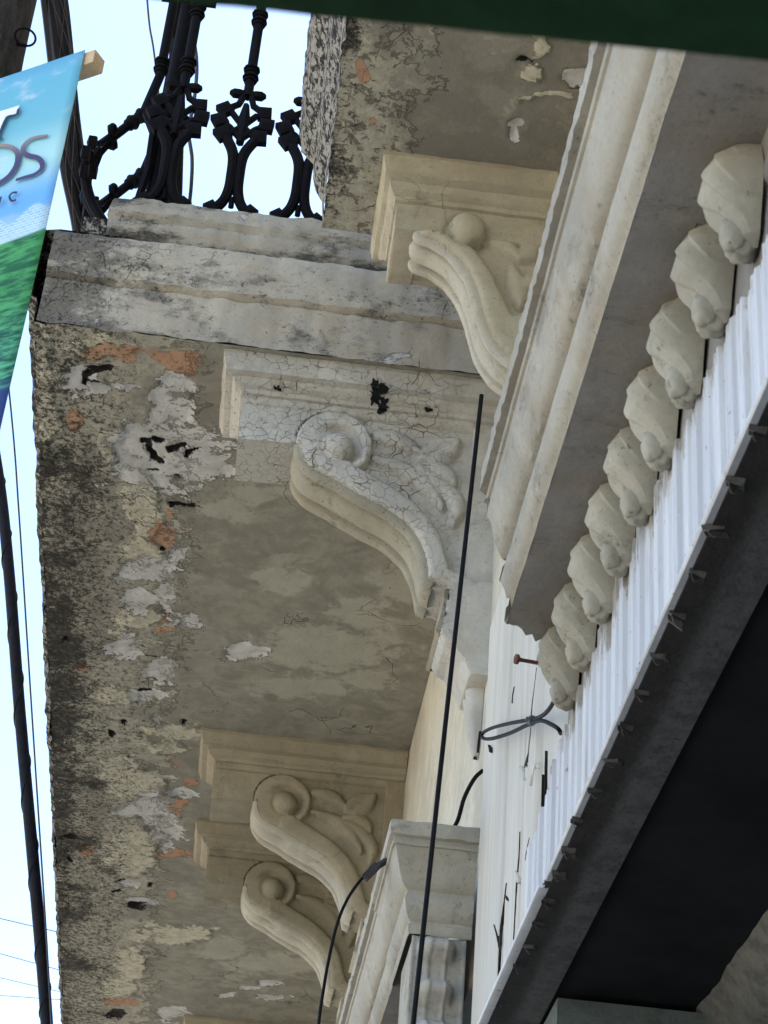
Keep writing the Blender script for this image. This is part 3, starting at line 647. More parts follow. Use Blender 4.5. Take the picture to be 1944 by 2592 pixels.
# ------------------------------------------------------------------ railing
rail = empty('railing', (KX, 3.53, 4.685), 'black cast iron balcony railing silhouetted against the bright sky', 'railing')
def baluster_geo(mb, O, U, V, B=.03, H=.46):
    """O foot point, U along the rail, V outward; z up. bulging cast iron baluster with crosses"""
    O, U, V = Vector(O), Vector(U), Vector(V); Zv = Vector((0, 0, 1))
    def bul(z): return B * math.sin(math.pi * min(1, max(0, z / H))) ** 1.2 if z < H else 0
    def P(u, z): return O + U * u + V * bul(z) + Zv * z * .86
    def dia(u, z, s=.0175, rot=.6):
        b = bul(z); pts = []
        for k in range(4):
            a = rot + k * math.pi / 2; pts.append((u + s * 1.25 * math.cos(a), z + s * 1.25 * math.sin(a)))
        e = z * .86 - z; f = [O + U * a + V * (bul(z) + .009) + Zv * (b_ + e) for a, b_ in pts]; g = [O + U * a + V * (bul(z) - .009) + Zv * (b_ + e) for a, b_ in pts]
        mid = O + U * u + V * (bul(z) + .016) + Zv * (z + e)
        mb.add(f + g + [mid], [(0, 1, 8), (1, 2, 8), (2, 3, 8), (3, 0, 8), (7, 6, 5, 4), (0, 4, 5, 1), (1, 5, 6, 2), (2, 6, 7, 3), (3, 7, 4, 0)])
    for s in (-1, 1):
        mb.tube([P(s * u, z) for u, z in spline([(.046, .006), (.030, .020), (.017, .045), (.010, .080), (.009, .12), (.010, .17), (.017, .205), (.034, .245)], 3)], .0132, 8)
        mb.tube([P(s * .038, .25), P(0, .30), P(-s * .030, .355)], .008, 6)
        mb.tube([P(-s * .004, .24), P(s * .03, .29), P(s * .052, .312)], .008, 6)
        mb.tube([P(s * .045, .37), P(s * .018, .40), P(s * .010, .44), P(s * .004, .47)], .0085, 6)
        dia(s * .046, .012, .016, .1 * s); dia(s * .044, .258, .020, .5 * s + .35); dia(s * .056, .312, .020, .5 * s + .2); dia(s * .048, .366, .019, .5 * s + .35)
        mb.tube([P(s * .002, .455), P(s * .020, .452), P(s * .034, .452), P(s * .044, .455)], [.008, .014, .014, .006], 6)
    mb.tube([P(0, .02), P(0, .05)], .007, 6); mb.tube([P(0, .23), P(0, .33), P(0, .40)], [.010, .016, .008], 6)
    mb.tube([P(0, .44), P(0, .505)], .012, 8)
    for zc in (.505, .735):
        for k, r in ((0, .0165), (.012, .0205), (.02, .016), (.034, .0165), (.044, .021), (.052, .014)):
            mb.tube([P(0, zc + k), P(0, zc + k + .006)], r, 10)
    mb.tube([P(0, .555), P(0, .72), P(0, 1.15)], .0125, 10)
mb = MB(); baluster_geo(mb, (0, 0, 0), (1, 0, 0), (0, -1, 0)); bal_front = mb.build('baluster', M_iron, rail, smooth=True)
mb = MB(); baluster_geo(mb, (0, 0, 0), (0, 1, 0), (-1, 0, 0), .135, .60); bal_side = mb.build('baluster', M_iron, rail, smooth=True)
base = Vector(rail.location)
first = True
for x in (-.218, -.375, -.061, .096, .253, .40):
    o = bal_front if first else bal_front.copy()
    if not first: link(o); o.parent = rail
    first = False; o.location = Vector((x, 3.51, 4.705)) - base
first = True
for y in (3.70, 3.92, 4.13) + tuple(np.arange(4.34, 9.5, .26)):
    o = bal_side if first else bal_side.copy()
    if not first: link(o); o.parent = rail
    first = False; o.location = Vector((-.462, float(y), 4.69)) - base
mb = MB()
for (r0, z0, z1) in ((.028, 4.60, 4.74), (.019, 4.74, 5.05), (.025, 5.05, 5.08), (.018, 5.08, 5.43), (.025, 5.43, 5.46), (.034, 5.52, 5.54), (.018, 5.46, 5.72)):
    mb.tube([(-.408, 3.56, z0), (-.408, 3.56, z1)], [r0, r0 * .93], 10)
for s in (-1, 1):
    mb.tube([(-.408 + s * q, 3.54, z) for q, z in ((.062, 4.70), (.03, 4.74), (.02, 4.84), (.024, 4.96), (.05, 5.02))], .011, 6)
    mb.box((-.408 + s * .05 - .02, 3.54, 5.455), (-.408 + s * .05 + .02, 3.58, 5.505))
o = mb.build('corner_post', M_iron, rail, smooth=True); at0(o)
mb = MB(); mb.box((-.48, 3.515, 5.70), (WX - .002, 3.555, 5.735)); mb.box((-.485, 3.56, 5.70), (-.44, 9.5, 5.735)); at0(mb.build('handrail', M_iron, rail))

# ------------------------------------------------------------------ street cornices with gadroon ornaments
CP = [(.40, 3.13), (.262, 3.118), (.250, 3.112), (.2495, 3.098), (.251, 3.086), (.2585, 3.083), (.2588, 3.079), (.2560, 3.074), (.2570, 3.070), (.2615, 3.0685), (.2640, 3.062), (.2665, 3.050), (.2700, 3.036), (.2745, 3.020),
      (.2800, 3.008), (.2868, 3.000), (.2905, 2.9975), (.2915, 2.992), (.2880, 2.986), (.2872, 2.978), (.2890, 2.966), (.2925, 2.954), (.2965, 2.946), (.3000, 2.9435), (.3005, 2.939), (.2975, 2.936), (.2975, 2.922), (.3000, 2.9175)]
def make_cornice(y0, y1, yend, label, soff, n_orn, yfirst, pitch, ragged):
    c = empty('cornice', (.41, y0, 2.91), label, 'cornice', 'shopfront cornices')
    ys = np.arange(y0, y1, .006); mb = MB(); P = []
    Lc = len(CP)
    for i, (x, z) in enumerate(CP):
        x += {5: .016, 6: .016, 7: .002, 8: .003, 9: .002, 16: .008, 17: .022, 18: .020, 19: .001, 24: .004, 25: .007, 26: .005}.get(i, 0)
        row = []; ye = yend[0] + (yend[1] - yend[0]) * (i / (Lc - 1)) + (ragged * .03 * noise.noise(Vector((i * .55, 3, 1))))
        ys0 = y0
        for y in np.linspace(ys0, ye, len(ys)):
            q = (x, y, z); a = .0006 * fb(q, 10, 3, 2); b = 0
            if i in (2, 3, 4): a += .0012 * fb(q, 60, 4, 5) + .004 * max(0, fb(q, 34, 4, 9) - .2)
            row.append((x - a, y, z + a * .8))
        P.append(row)
    mb.grid(P); o = mb.build('crown_moulding', M_cornice, c, smooth=True); o.data.set_sharp_from_angle(angle=math.radians(38)); at0(o)
    mb = MB(); P = []
    xs = np.linspace(.3002, .412, 16)
    for i, x in enumerate(xs):
        ye = yend[1] + (soff - yend[1]) * (i / 15) + ragged * .014 * noise.noise(Vector((i * .9, 7, 1)))
        P.append([(x, y, 2.9175 + .0015 * fb((x, y, 1), 20, 3)) for y in np.linspace(y0, ye, len(ys) // 2)])
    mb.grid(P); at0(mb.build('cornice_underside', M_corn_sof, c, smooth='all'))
    # end caps: a slice of the profile, closed back to the wall
    def cap(yf, nm, mat):
        mb = MB(); pts = [(x, yf(i), z) for i, (x, z) in enumerate(CP)] + [(.40, yf(len(CP)), 2.918)]
        cen = (.36, yf(14), 3.03); mb.add(pts + [cen], [(k, (k + 1) % len(pts), len(pts)) for k in range(len(pts))]); at0(mb.build(nm, mat, c))
    cap(lambda i: yend[0] + (yend[1] - yend[0]) * min(1, i / (Lc - 1)) + (ragged * .03 * noise.noise(Vector((min(i, Lc - 1) * .55, 3, 1)))) - .001, 'broken_end', M_corn_sof)
    cap(lambda i: y0 + .0005, 'end_return', M_corn_sof)
    # fascia behind the ornaments
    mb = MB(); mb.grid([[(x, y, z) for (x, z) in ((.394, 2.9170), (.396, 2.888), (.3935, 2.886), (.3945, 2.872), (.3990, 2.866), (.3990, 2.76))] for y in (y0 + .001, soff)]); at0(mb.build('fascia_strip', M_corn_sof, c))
    return c
def ornament_mesh():
    """one gadroon: a flat-sided leaf scroll that swells outward below the soffit, folds back and ends in a small curled foot"""
    mb = MB(); P = []
    zs = [.001, -.008, -.022, -.036, -.050, -.064, -.078, -.094, -.102]
    ds = [.031, .042, .049, .050, .045, .035, .025, .018, .006]
    ws = [.024, .030, .035, .037, .035, .031, .026, .022, .012]
    N1, N2 = 90, 90
    for i in range(N1):
        z = np.interp(i / (N1 - 1), np.linspace(0, 1, 9), zs); dx = np.interp(z, zs[::-1], ds[::-1]); wy = np.interp(z, zs[::-1], ws[::-1]); row = []; s_ = i / (N1 - 1)
        for j in range(N2 + 1):
            a = -math.pi / 2 + math.pi * j / N2; ca = max(0, math.cos(a)) ** .62; sa = math.copysign(abs(math.sin(a)) ** .8, a)
            ph = a * 1.5 + s_ * 3.1 + .2; saw = ph % 1.0; lobe = (saw ** 1.2 * (1 - sstep(np.array(saw), .90, 1.0))) * .0040 * (1 if a > -1.0 else max(0, 1 + (a + 1.0) * 3)) * math.sin(math.pi * min(1, s_ * 1.05)) ** .5
            n_ = .0012 * noise.noise(Vector((a * 1.2, s_ * 3, 2)))
            row.append((-(dx + lobe + n_) * ca, -.008 + .018 * s_ + (wy + lobe * .5) * sa, z))
        P.append(row)
    mb.grid(P)
    for (cx, cy, cz, rx, ry, rz) in ((-.021, .002, -.086, .013, .014, .020), (-.013, .010, -.092, .015, .016, .018)):   # curled foot
        Q = []
        for i in range(13):
            t = math.pi * i / 12; row = []
            for p in np.linspace(0, 2 * math.pi, 19):
                v = Vector((math.sin(t) * math.cos(p), math.sin(t) * math.sin(p), math.cos(t))); k = 1 + .30 * noise.noise(v * 2.6 + Vector((cx * 99, 0, cz * 70)))
                row.append((cx + rx * v.x * k, cy + ry * v.y * k, cz + rz * v.z * k))
            Q.append(row)
        mb.grid(Q)
    return mb
orn0 = ornament_mesh().build('gadroon_ornament', M_egg, None, smooth='all')
def ornaments(c, ys):
    global orn0; used = []
    for k, y in enumerate(ys):
        if orn0.parent is None: o = orn0
        else: o = orn0.copy(); link(o)
        o.parent = c; o.matrix_parent_inverse = Matrix.Identity(4)
        o.location = Vector((.3955, y, 2.916)) - Vector(c.location); o.rotation_euler = (random.uniform(-.03, .03), 0, random.uniform(-.05, .05)); o.scale = (1, 1 + random.uniform(-.04, .04), 1 + random.uniform(-.03, .03))
cor1 = make_cornice(.55, 2.3, (2.155, 2.215), 'long cream moulded cornice with a row of shell ornaments, its far end broken off beside a nail', 2.30, 9, 1.31, .105, 1)
ornaments(cor1, [2.225 - .1115 * k for k in range(9)])
cor2 = make_cornice(3.60, 7.2, (7.0, 7.0), 'cream cornice with chipped near corner, beyond the cracked pilaster', 7.0, 9, 3.4, .105, 0)
ornaments(cor2, [3.70 + .1115 * k for k in range(6)])
# mitred return of the far cornice: the same profile turned toward the camera, and a relief panel under it
mb = MB(); P = []; yb = 3.44
for (x, z) in CP:
    o_ = .41 - x; row = []
    for k, xx in enumerate(np.linspace(.412, .41 - o_, 26)):
        q = (xx, yb - o_, z); row.append((xx, yb - o_ + .0022 * fb(q, 30, 3, 3), z + .0016 * fb(q, 26, 3, 5)))
    for yy in np.linspace(yb - o_, 3.62, 18)[1:]: row.append((.41 - o_ - .0012, yy, z))
    P.append(row)
mb.grid(P); o = mb.build('end_return_moulding', M_cornice, cor2, smooth=True); o.data.set_sharp_from_angle(angle=math.radians(38)); at0(o)
mb = MB(); n1_, n2_ = 60, 34; P = []
for i in range(n1_):
    z = 2.917 - .52 * i / (n1_ - 1); row = []
    for j in range(n2_):
        x = .306 + .098 * j / (n2_ - 1); u = (j / (n2_ - 1) - .46) / .36; h = .003 * math.exp(-((abs(j / (n2_ - 1) - .5) - .47) / .03) ** 2)
        for zc in (2.893, 2.815, 2.742, 2.66):
            v = (z - zc) / .019; rr = abs(u) ** 3 + abs(v) ** 2.4; h += .040 * max(0, 1 - rr) ** .5
        h += .004 * (abs(abs(u) - .45) < .12)
        row.append((x, 3.335 - h + .001 * fb((x, 3.3, z), 30, 3), z))
    P.append(row)
mb.grid(P); at0(mb.build('relief_panel', M_corn_sof2, cor2, smooth='all'))
mb = MB(); mb.box((.308, 3.34, 2.40), (.402, 3.52, 2.915)); at0(mb.build('relief_block', M_egg, cor2))

# ------------------------------------------------------------------ ribbed metal panel, its bottom trim and the dark beam
pan = empty('metal_siding', (.40, 1.5, 2.71), 'white ribbed metal panel with dirty top edge under the row of ornaments', 'siding')
mb = MB(); row = []; y = 2.585; k = 0
pr = []
while y > -.6:
    r = .0085 if k % 2 == 0 else .006
    seq = [(0, 0), (.0008, -r), (.004, -r), (.0055, -r + .0016), (.010, -r + .0016), (.0115, -r), (.016, -r), (.0175, -.0005), (.024, 0), (.025, -.002), (.0268, -.002), (.0275, 0), (.034, 0)]
    for dy, dx in seq: pr.append((y - dy * 1.25, .3980 + dx * .62, k))
    y -= .034 * 1.25 + random.uniform(0, .006); k += 1
topz = {j: random.uniform(-.008, .004) for j in range(k + 1)}
mb.grid([[(x, y, (2.656 if zi == 0 else np.interp(y, [1.29, 1.44, 1.52, 1.79, 1.96, 2.08, 2.33, 2.52], [2.793, 2.815, 2.819, 2.842, 2.858, 2.835, 2.820, 2.775]) + topz[kk] + .004 * noise.noise(Vector((y * 160, 2, 1))))) for (y, x, kk) in pr] for zi in (0, 1)])
at0(mb.build('ribbed_sheet', M_siding, pan))
mb = MB(); mb.grid([[(.3935 + .001 * fb((0, y, 0), 3, 2), y, 2.6575), (.3925 + .001 * fb((0, y, 0), 3, 2), y, 2.6545), (.393, y, 2.6525), (.395, y, 2.651), (.402, y, 2.6515)] for y in np.linspace(-.6, 2.42, 90)])
mb.grid([[(.390 + .0, y, 2.660), (.388, y, 2.655), (.389, y, 2.6505), (.393, y, 2.649), (.402, y, 2.6495)] for y in np.linspace(2.44, 3.26, 10)])
at0(mb.build('bottom_trim', M_siding, pan, smooth=True))
lin = empty('lintel_beam', (.45, 1.5, 2.649), 'dark flat beam under the white siding with a row of bent metal clips', 'beam')
mb = MB(); P = []
mb.box((.4155, -.6, 2.6525), (.480, 3.30, 2.90)); mb.box((.4022, -.6, 2.6498), (.480, 3.275, 2.6522)); at0(mb.build('beam_body', M_steel, lin))
mb = MB(); mb.box((.482, -8, 2.655), (.82, 3.295, 2.92)); at0(mb.build('inner_face', M_inner, lin))
def clip_mesh():
    mb = MB(); P = []
    for u in (0, 1):
        P.append([(.020 * t - .010, -.004 + .009 * math.sin(math.pi * t) ** .8 + u * .0015, -.004 - .012 * math.sin(math.pi * t) - .001 * u) for t in np.linspace(0, 1, 12)])
    mb.grid(P)
    mb.grid([[(-.012, .006, 0), (.014, .012, 0)], [(-.010, .010, -.007), (.016, .020, -.006)], [(-.006, .016, -.003), (.018, .026, -.001)]])
    mb.grid([[(-.014, -.006, 0), (.012, -.006, 0)], [(-.013, -.001, -.006), (.012, .001, -.008)]])
    return mb
cp = [(1920, 1096), (1863, 1225), (1806, 1345), (1767, 1459), (1715, 1565), (1667, 1668), (1624, 1761), (1585, 1847), (1547, 1933), (1507, 2007), (1461, 2083), (1440, 2157), (1415, 2218), (1390, 2284), (1364, 2343), (1338, 2401), (1314, 2450), (1275, 2551)]
c0 = clip_mesh().build('bent_clip', M_clip, lin)
for k, (px, py) in enumerate(cp):
    o = c0 if k == 0 else c0.copy()
    if k: link(o); o.parent = lin
    q = on(px, py, 2, 2.645); o.location = Vector((q[0], q[1], 2.6510)) - Vector(lin.location); o.rotation_euler = (random.uniform(-.3, .3), random.uniform(-.2, .2), random.uniform(-.4, .4)); o.scale = (random.uniform(.6, .85), random.uniform(.5, .8), random.uniform(.6, .9))

# ------------------------------------------------------------------ nail, cables
a = on(1305, 1668, 1, 2.225); b = on(1372, 1680, 1, 2.235); dn = (b - a) / np.linalg.norm(b - a)
nail = MB(); nail.tube([a, a + dn * .0035], .0068, 12); nail.tube([a + dn * .0035, a + dn * .01, b], [.0034, .0026, .0028], 8)
tag(nail.build('nail', M_rust, None, smooth=True), 'rusty round-headed nail sticking out of the broken end of the cornice', 'nail')
hang = MB(); p0 = on(1219, 1000, 1, 2.93); p1 = on(1131, 1800, 1, 2.96); p2 = on(1046, 2592, 1, 3.0); p3 = p2 + (p2 - p1) * 2.2
hang.tube(spline([p0, p1, p2, p3], 6), .0042, 8)
tag(hang.build('hanging_cable', M_rubber, None, smooth=True), 'long straight black cable hanging from the upper console past the cornice end', 'cable')
lc = empty('looped_cable', on(1346, 1822, 0, .385), 'short thick black cable doubled into a loop and tied, on the cracked cream pilaster', 'cable')
L = [(1395, 1683), (1408, 1706), (1411, 1738), (1403, 1772), (1386, 1800), (1366, 1815), (1340, 1822), (1290, 1831), (1245, 1843), (1222, 1856), (1222, 1868), (1243, 1870), (1290, 1856), (1335, 1835), (1368, 1824), (1396, 1834), (1414, 1846), (1419, 1856)]
XL = [.386, .382, .382, .382, .383, .385, .386, .386, .385, .383, .380, .379, .381, .384, .386, .387, .390, .398]
mb = MB(); mb.tube(spline([on(x, y, 0, X) for (x, y), X in zip(L, XL)], 6), .0031, 8); at0(mb.build('cord', M_rubber, lc, smooth=True))
mb = MB(); q = on(1346, 1825, 0, .385); mb.tube([q + np.array([0, -.006, .0]), q + np.array([0, .004, 0])], .0066, 10); mb.box(tuple(q + np.array([-.009, -.004, -.002])), tuple(q + np.array([-.005, .002, .004]))); at0(mb.build('cable_tie', M_tie, lc))
cc = empty('spliced_cable', on(935, 2200, 1, 3.32), 'thin black cable with a taped splice crossing behind the far cornice', 'cable')
pts = [on(1222, 1950, 1, 3.34), on(1200, 1972, 1, 3.34), on(1175, 2020, 1, 3.36), on(1152, 2090, 1, 3.38), on(1100, 2140, 1, 3.42), on(1020, 2155, 1, 3.42), on(975, 2178, 1, 3.40), on(945, 2196, 1, 3.40)]
mb = MB(); mb.tube(spline(pts, 6), .0042, 8)
mb.tube(spline([on(x, y, 1, 3.40) for x, y in ((945, 2196), (915, 2225), (880, 2275), (853, 2340), (832, 2430), (818, 2510), (806, 2600), (800, 2750))], 6), .0030, 8); at0(mb.build('cord', M_rubber, cc, smooth=True))
mb = MB(); q0 = Vector(on(978, 2178, 1, 3.398)); q1 = Vector(on(948, 2198, 1, 3.398)); q2 = Vector(on(922, 2224, 1, 3.397))
mb.tube([q0, q1], .0062, 8); mb.tube([q1 + (q2 - q1) * -.3, q2], .0088, 4); at0(mb.build('splice_sleeve', M_conn, cc))

def far_line(name, pts, r, dists, mat, label, cat, group=None, n=8, spiral=False):
    o = None; P = spline([dist(x, y, d) for (x, y), d in zip(pts, dists)], 8); mb = MB(); mb.tube(P, r, n)
    if spiral:
        # wrap of thin wire round the bundle
        k = len(P); S_ = []; up = Vector((1, 0, 0)); tot = 400
        for i in range(tot):
            f = i / (tot - 1) * (k - 1); j = min(int(f), k - 2); p = Vector(P[j]).lerp(Vector(P[j + 1]), f - j); t = (Vector(P[j + 1]) - Vector(P[j])).normalized()
            u = (up - t * up.dot(t)).normalized(); v = t.cross(u); a = i * .17 * spiral; S_.append(p + (u * math.cos(a) + v * math.sin(a)) * r * 1.04)
        mb.tube(S_, r * .11, 4)
    return tag(mb.build(name, mat, None, smooth=True), label, cat, group)
far_line('power_cable', [(-60, 900), (-6, 1190), (22, 1440), (50, 1800), (84, 2180), (112, 2500), (125, 2700)], .0225, [8.2, 7.9, 7.7, 7.5, 7.3, 7.2, 7.1], M_cable, 'thick twisted black power cable running down the sky at the left edge', 'cable', n=12, spiral=1.0)
far_line('wire', [(-30, 500), (28, 1040), (48, 1300), (70, 1640), (92, 1980), (118, 2380), (136, 2700)], .0032, [7] * 7, M_wire, 'thin wire between the thick power cable and the mouldy balcony edge', 'wire')
for (a_, b_, d, lab) in (((-80, 2306), (175, 2366), 12, 'uppermost faint wire crossing the lower left sky'), ((-80, 2392), (175, 2462), 14, 'second faint wire crossing the lower left sky'),
                         ((-80, 2456), (175, 2516), 16, 'third faint wire crossing the lower left sky'), ((-80, 2514), (175, 2532), 16, 'lowest faint wire crossing the lower left sky')):
    far_line('wire', [a_, b_], .0028, [d, d], M_wire, lab, 'wire', 'faint wires across the lower left sky')
far_line('wire', [(368, -60), (378, 60), (392, 150), (420, 420), (440, 620)], .0035, [7] * 5, M_wire, 'thin straight wire behind the leftmost railing post', 'wire')
far_line('wire', [(484, -60), (486, 60), (498, 160), (492, 250), (478, 330), (486, 400), (484, 470), (476, 560), (474, 700)], .0058, [6.2] * 9, M_wire, 'wavy wire hanging between the railing balusters', 'wire')

# bundle of cables by the pole: several strands and loose wire
bun = empty('cable_bundle', dist(180, 250, 8.5), 'thick bundle of black cables tied with thin wire beside the banner', 'cable bundle')
bc = [(128, -80), (143, 30), (158, 170), (172, 300), (188, 430), (208, 560), (228, 700)]
for k, (off, r) in enumerate((((-17, 0), .022), ((-4, 0), .024), ((9, 0), .022), ((19, 0), .014), ((3, 0), .018))):
    mb = MB(); w_ = [1.15, 1.2, 1.15, 1.1, 1.15, .75, .7]
    mb.tube(spline([dist(x + off[0] * w, y, 8.5 + .03 * math.sin(k * 2 + i)) for i, ((x, y), w) in enumerate(zip(bc, w_))], 8), r * 1.25, 8); at0(mb.build('strand', M_cable, bun, smooth=True))
for k in range(4):
    mb = MB(); t0 = random.uniform(-20, 20); pts = []
    for i in range(14):
        f = i / 13; y = -60 + 700 * f; xx = np.interp(y, [b[1] for b in bc], [b[0] for b in bc]); pts.append(dist(xx + 26 * math.sin(k * 1.7 + f * (5 + k)) + 3, y, 8.35))
    mb.tube(spline(pts, 4), .0013, 4); at0(mb.build('binding_wire', M_cable2, bun))

pole = empty('utility_pole', (-1.30, 5.52, 0), 'dark weathered utility pole behind the banner at the upper left corner', 'pole')
mb = MB(); c = dist(-2, 90, 8.0); P = []
for z in np.linspace(-.15, 10.5, 80):
    r = .112 + .008 * math.sin(z * 3); row = []
    for a_ in np.linspace(0, 2 * math.pi, 25):
        rr = r * (1 + .06 * noise.noise(Vector((math.cos(a_) * 2, math.sin(a_) * 2, z * 2.3)))); row.append((c[0] + rr * math.cos(a_), c[1] + rr * math.sin(a_), z))
    P.append(row)
mb.grid(P); pole.location = (c[0], c[1], 0); at0(mb.build('shaft', M_pole, pole, smooth='all'))
mb = MB(); mb.tube([dist(64 + 26 * math.cos(t), 94 + 22 * math.sin(t) + 4 * math.cos(t), 7.85) for t in np.linspace(-4.0, 1.55, 24)] , .0052, 6); mb.tube([dist(x, y, 7.86) for x, y in ((66, 116), (45, 112), (30, 118), (12, 120))], .008, 6); at0(mb.build('ring_hook', M_iron, pole, smooth=True))

# ------------------------------------------------------------------ banner with batten and lettering
BT = dist(215, 126, 3.0); th = math.radians(148); BU = np.array([math.cos(th), math.sin(th), 0]); BN = np.array([math.sin(th), -math.cos(th), 0])
if BN[1] > 0: BN = -BN
BW, BH = .42, 1.05
bm_ = Matrix(((BU[0], -BN[0], 0, BT[0]), (BU[1], -BN[1], 0, BT[1]), (0, 0, 1, BT[2]), (0, 0, 0, 1)))
ban = empty('banner', (0, 0, 0), 'printed banner of blue sky, white city and green grass hanging from a wooden batten', 'banner')
ban.matrix_world = bm_
def bl(px, py):                                          # photo pixel -> banner plane local (u, w)
    d = ray(px, py); t = ((BT - CC) @ BN) / (d @ BN); q = CC + d * t - BT; return float(q @ BU), float(q[2])
def mat_banner():
    t = NT('printed_banner_vinyl'); tc = t.nd('ShaderNodeTexCoord').outputs['Object']; sp = t.nd('ShaderNodeSeparateXYZ'); t.put(sp.inputs[0], tc); u, zz = sp.outputs[0], sp.outputs[2]
    n = t.noise(9, 6, .6, vec=tc, scale3=(1, 1, 1.6)); n2 = t.noise(45, 6, .7, vec=tc, scale3=(.4, 1, 2)); nh = t.noise(5, 2, .5, vec=tc)
    c = t.mix(t.ramp(zz, -.02, -.30), (.14, .45, .60), (.26, .58, .61)); c = t.mix(t.ramp(zz, -.12, -.2), c, (.42, .72, .74)); c = t.mix(t.ramp(zz, -.20, -.28), c, (.16, .44, .82))
    cl = t.ramp(n, .52, .72); c = t.mix(t.math('MULTIPLY', cl, t.ramp(zz, -.34, -.24)), c, (.72, .74, .80))
    haze = t.math('MULTIPLY', t.ramp(zz, -.29, -.36), .75); c = t.mix(haze, c, (.62, .78, .82))
    br = t.nd('ShaderNodeTexBrick'); t.put(br.inputs['Vector'], t.swz(tc)); br.inputs['Scale'].default_value = 48; br.inputs['Mortar Size'].default_value = .03
    br.inputs['Color1'].default_value = (.45, .68, .75, 1); br.inputs['Color2'].default_value = (.30, .55, .68, 1); br.inputs['Mortar'].default_value = (.8, .85, .88, 1)
    city = t.math('MULTIPLY', t.ramp(t.math('ADD', zz, t.math('MULTIPLY', t.noise(22, 0, 0, vec=tc, scale3=(1, .01, .01)), .07)), -.262, -.270), t.ramp(zz, -.37, -.33)); c = t.mix(t.math('MULTIPLY', city, .75), c, br.outputs[0])
    hill = t.math('ADD', zz, t.math('ADD', t.math('MULTIPLY', u, .10), t.math('MULTIPLY', nh, .012)))
    gr = t.mix(t.ramp(n2, .4, .6), (.012, .11, .035), (.07, .34, .10)); gr = t.mix(t.ramp(hill, -.44, -.56), gr, t.mix(t.ramp(n2, .4, .62), (.008, .09, .05), (.10, .42, .22)))
    c = t.mix(t.ramp(hill, -.336, -.342), c, gr)
    nav = t.math('ADD', hill, t.math('MULTIPLY', n2, .05)); c = t.mix(t.ramp(nav, -.560, -.60), c, (.03, .06, .20))
    return t.done(c, .45, n2, .0002)
def swz(s, v):
    a = s.nd('ShaderNodeSeparateXYZ'); s.put(a.inputs[0], v); b = s.nd('ShaderNodeCombineXYZ'); s.t.links.new(a.outputs[0], b.inputs[0]); s.t.links.new(a.outputs[2], b.inputs[1]); return b.outputs[0]
NT.swz = swz
M_ban = mat_banner()
mb = MB(); P = []
for i in range(25):
    u = BW * i / 24; P.append([(u, .004 * math.sin(u * 9) * (k / 30) + .006 * (k / 30) ** 2 * math.sin(k * .25), -BH * k / 30) for k in range(31)])
mb.grid(P); bo = mb.build('vinyl_sheet', M_ban, ban, smooth='all')
sm = bo.modifiers.new('thick', 'SOLIDIFY'); sm.thickness = .0008
mb = MB(); mb.box((-.016, .004, -.027), (BW, .030, -.001)); mb.build('batten', M_batten, ban, bevel=.001)
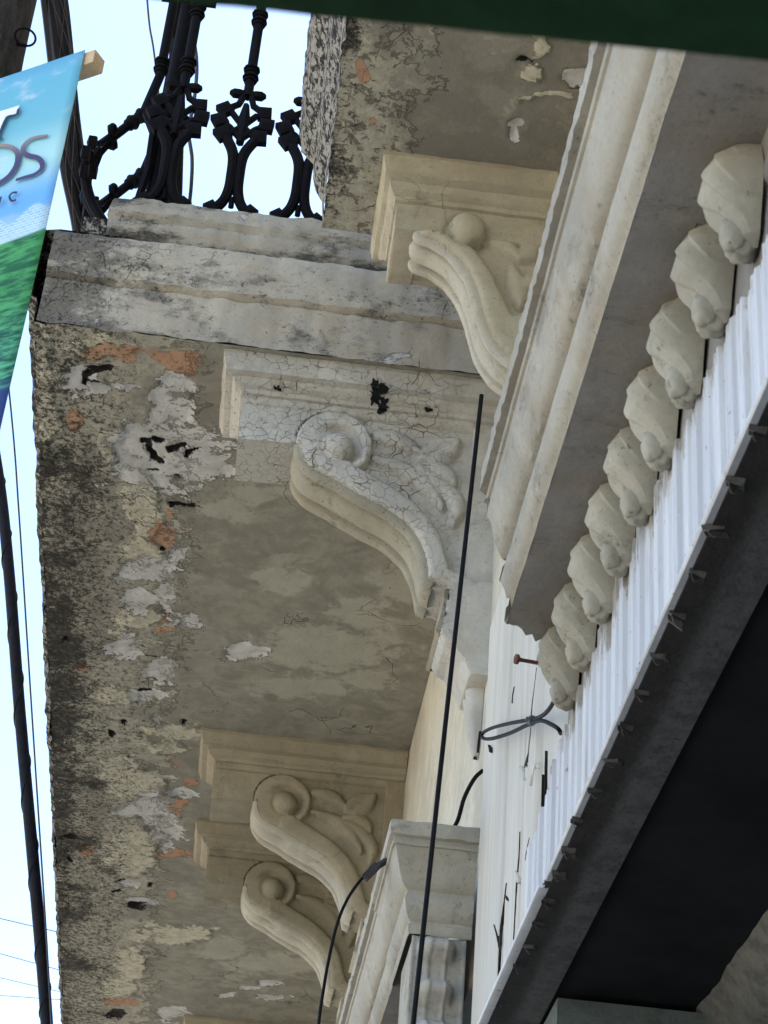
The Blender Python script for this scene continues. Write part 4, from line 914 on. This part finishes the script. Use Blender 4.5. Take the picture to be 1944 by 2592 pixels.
# stitched-on letters: flat strokes just proud of the sheet
def stroke(name, pts, wid, mat, n=8, off=-.004, ends=None):
    c = spline([bl(x, y) for x, y in pts], n); T = np.gradient(c, axis=0); T /= np.linalg.norm(T, axis=1)[:, None]; N = np.stack([-T[:, 1], T[:, 0]], 1)
    wd = np.interp(np.linspace(0, 1, len(c)), np.linspace(0, 1, len(wid)), wid) if hasattr(wid, '__len__') else np.full(len(c), wid)
    mb = MB(); mb.grid([[(c[i, 0] - N[i, 0] * wd[i], off - .0, c[i, 1] - N[i, 1] * wd[i]), (c[i, 0] + N[i, 0] * wd[i], off - .0, c[i, 1] + N[i, 1] * wd[i])] for i in range(len(c))])
    o = mb.build(name, mat, ban); s_ = o.modifiers.new('t', 'SOLIDIFY'); s_.thickness = .0004; return o
def mat_letter():
    t = NT('letter_print_bronze'); tc = t.nd('ShaderNodeTexCoord').outputs['Object']; sp = t.nd('ShaderNodeSeparateXYZ'); t.put(sp.inputs[0], tc)
    return t.done(t.mix(t.ramp(sp.outputs[2], -.13, -.20), (.42, .34, .26), (.07, .06, .15)), .5)
M_let = mat_letter(); M_white = simple('white_print', (.82, .84, .86), .5, .02); M_navy = simple('navy_print', (.03, .045, .10), .5, .05)
stroke('letter_s', [(124, 348), (105, 350), (80, 357), (64, 372), (62, 388), (76, 398), (98, 404), (110, 416), (108, 432), (90, 446), (66, 453), (44, 460)], [.0024, .0028, .0030, .0036, .0038, .0040, .0040, .0038, .0034, .0030, .0026], M_let)
stroke('letter_o', [(-34, 372), (0, 372), (30, 376), (48, 392), (46, 420), (28, 448), (0, 468), (-30, 478), (-60, 470)], [.003, .003, .0035, .0048, .0050, .0045, .0035, .003], M_let)
stroke('letter_t_bar', [(-40, 306), (0, 296), (50, 281)], .0078, M_white); stroke('letter_t_edge', [(52, 281), (44, 298), (22, 303), (2, 346), (-6, 364)], .0018, M_navy, off=-.0052)
stroke('letter_t_stem', [(10, 300), (-10, 350), (-30, 400)], .0075, M_white, off=-.0046)
stroke('registered_mark', [(7 + 3.2 * math.cos(a), 355 + 3.2 * math.sin(a)) for a in np.linspace(0, 6.28, 8)], .0008, M_navy, 3)
stroke('letter_c', [(48, 493), (38, 493), (30, 500), (30, 508), (36, 514), (46, 511)], .0017, M_navy, off=-.005); stroke('letter_i', [(8, 503), (2, 524)], .0017, M_navy, off=-.005)

# ------------------------------------------------------------------ green awning beam close above the photographer
gb = MB(); a = on(560, -2, 1, .40); b = on(1944, 138, 1, .40); P = []
for s in np.linspace(-1.5, 2.6, 60):
    p = a + (b - a) * s; j = .0006 * noise.noise(Vector((s * 9, 0, 0)))
    P.append([(p[0], .40, p[2] + j), (p[0], .402, p[2] - .0006 + j), (p[0], .30, p[2] + j - .004), (p[0], .297, p[2] + .002), (p[0], .297, p[2] + .2), (p[0], .40, p[2] + .2), (p[0], .40, p[2] + j)])
gb.grid(P); tag(gb.build('awning_beam', M_green, None, smooth=True), 'dark green out-of-focus awning beam crossing the top right corner', 'awning beam')
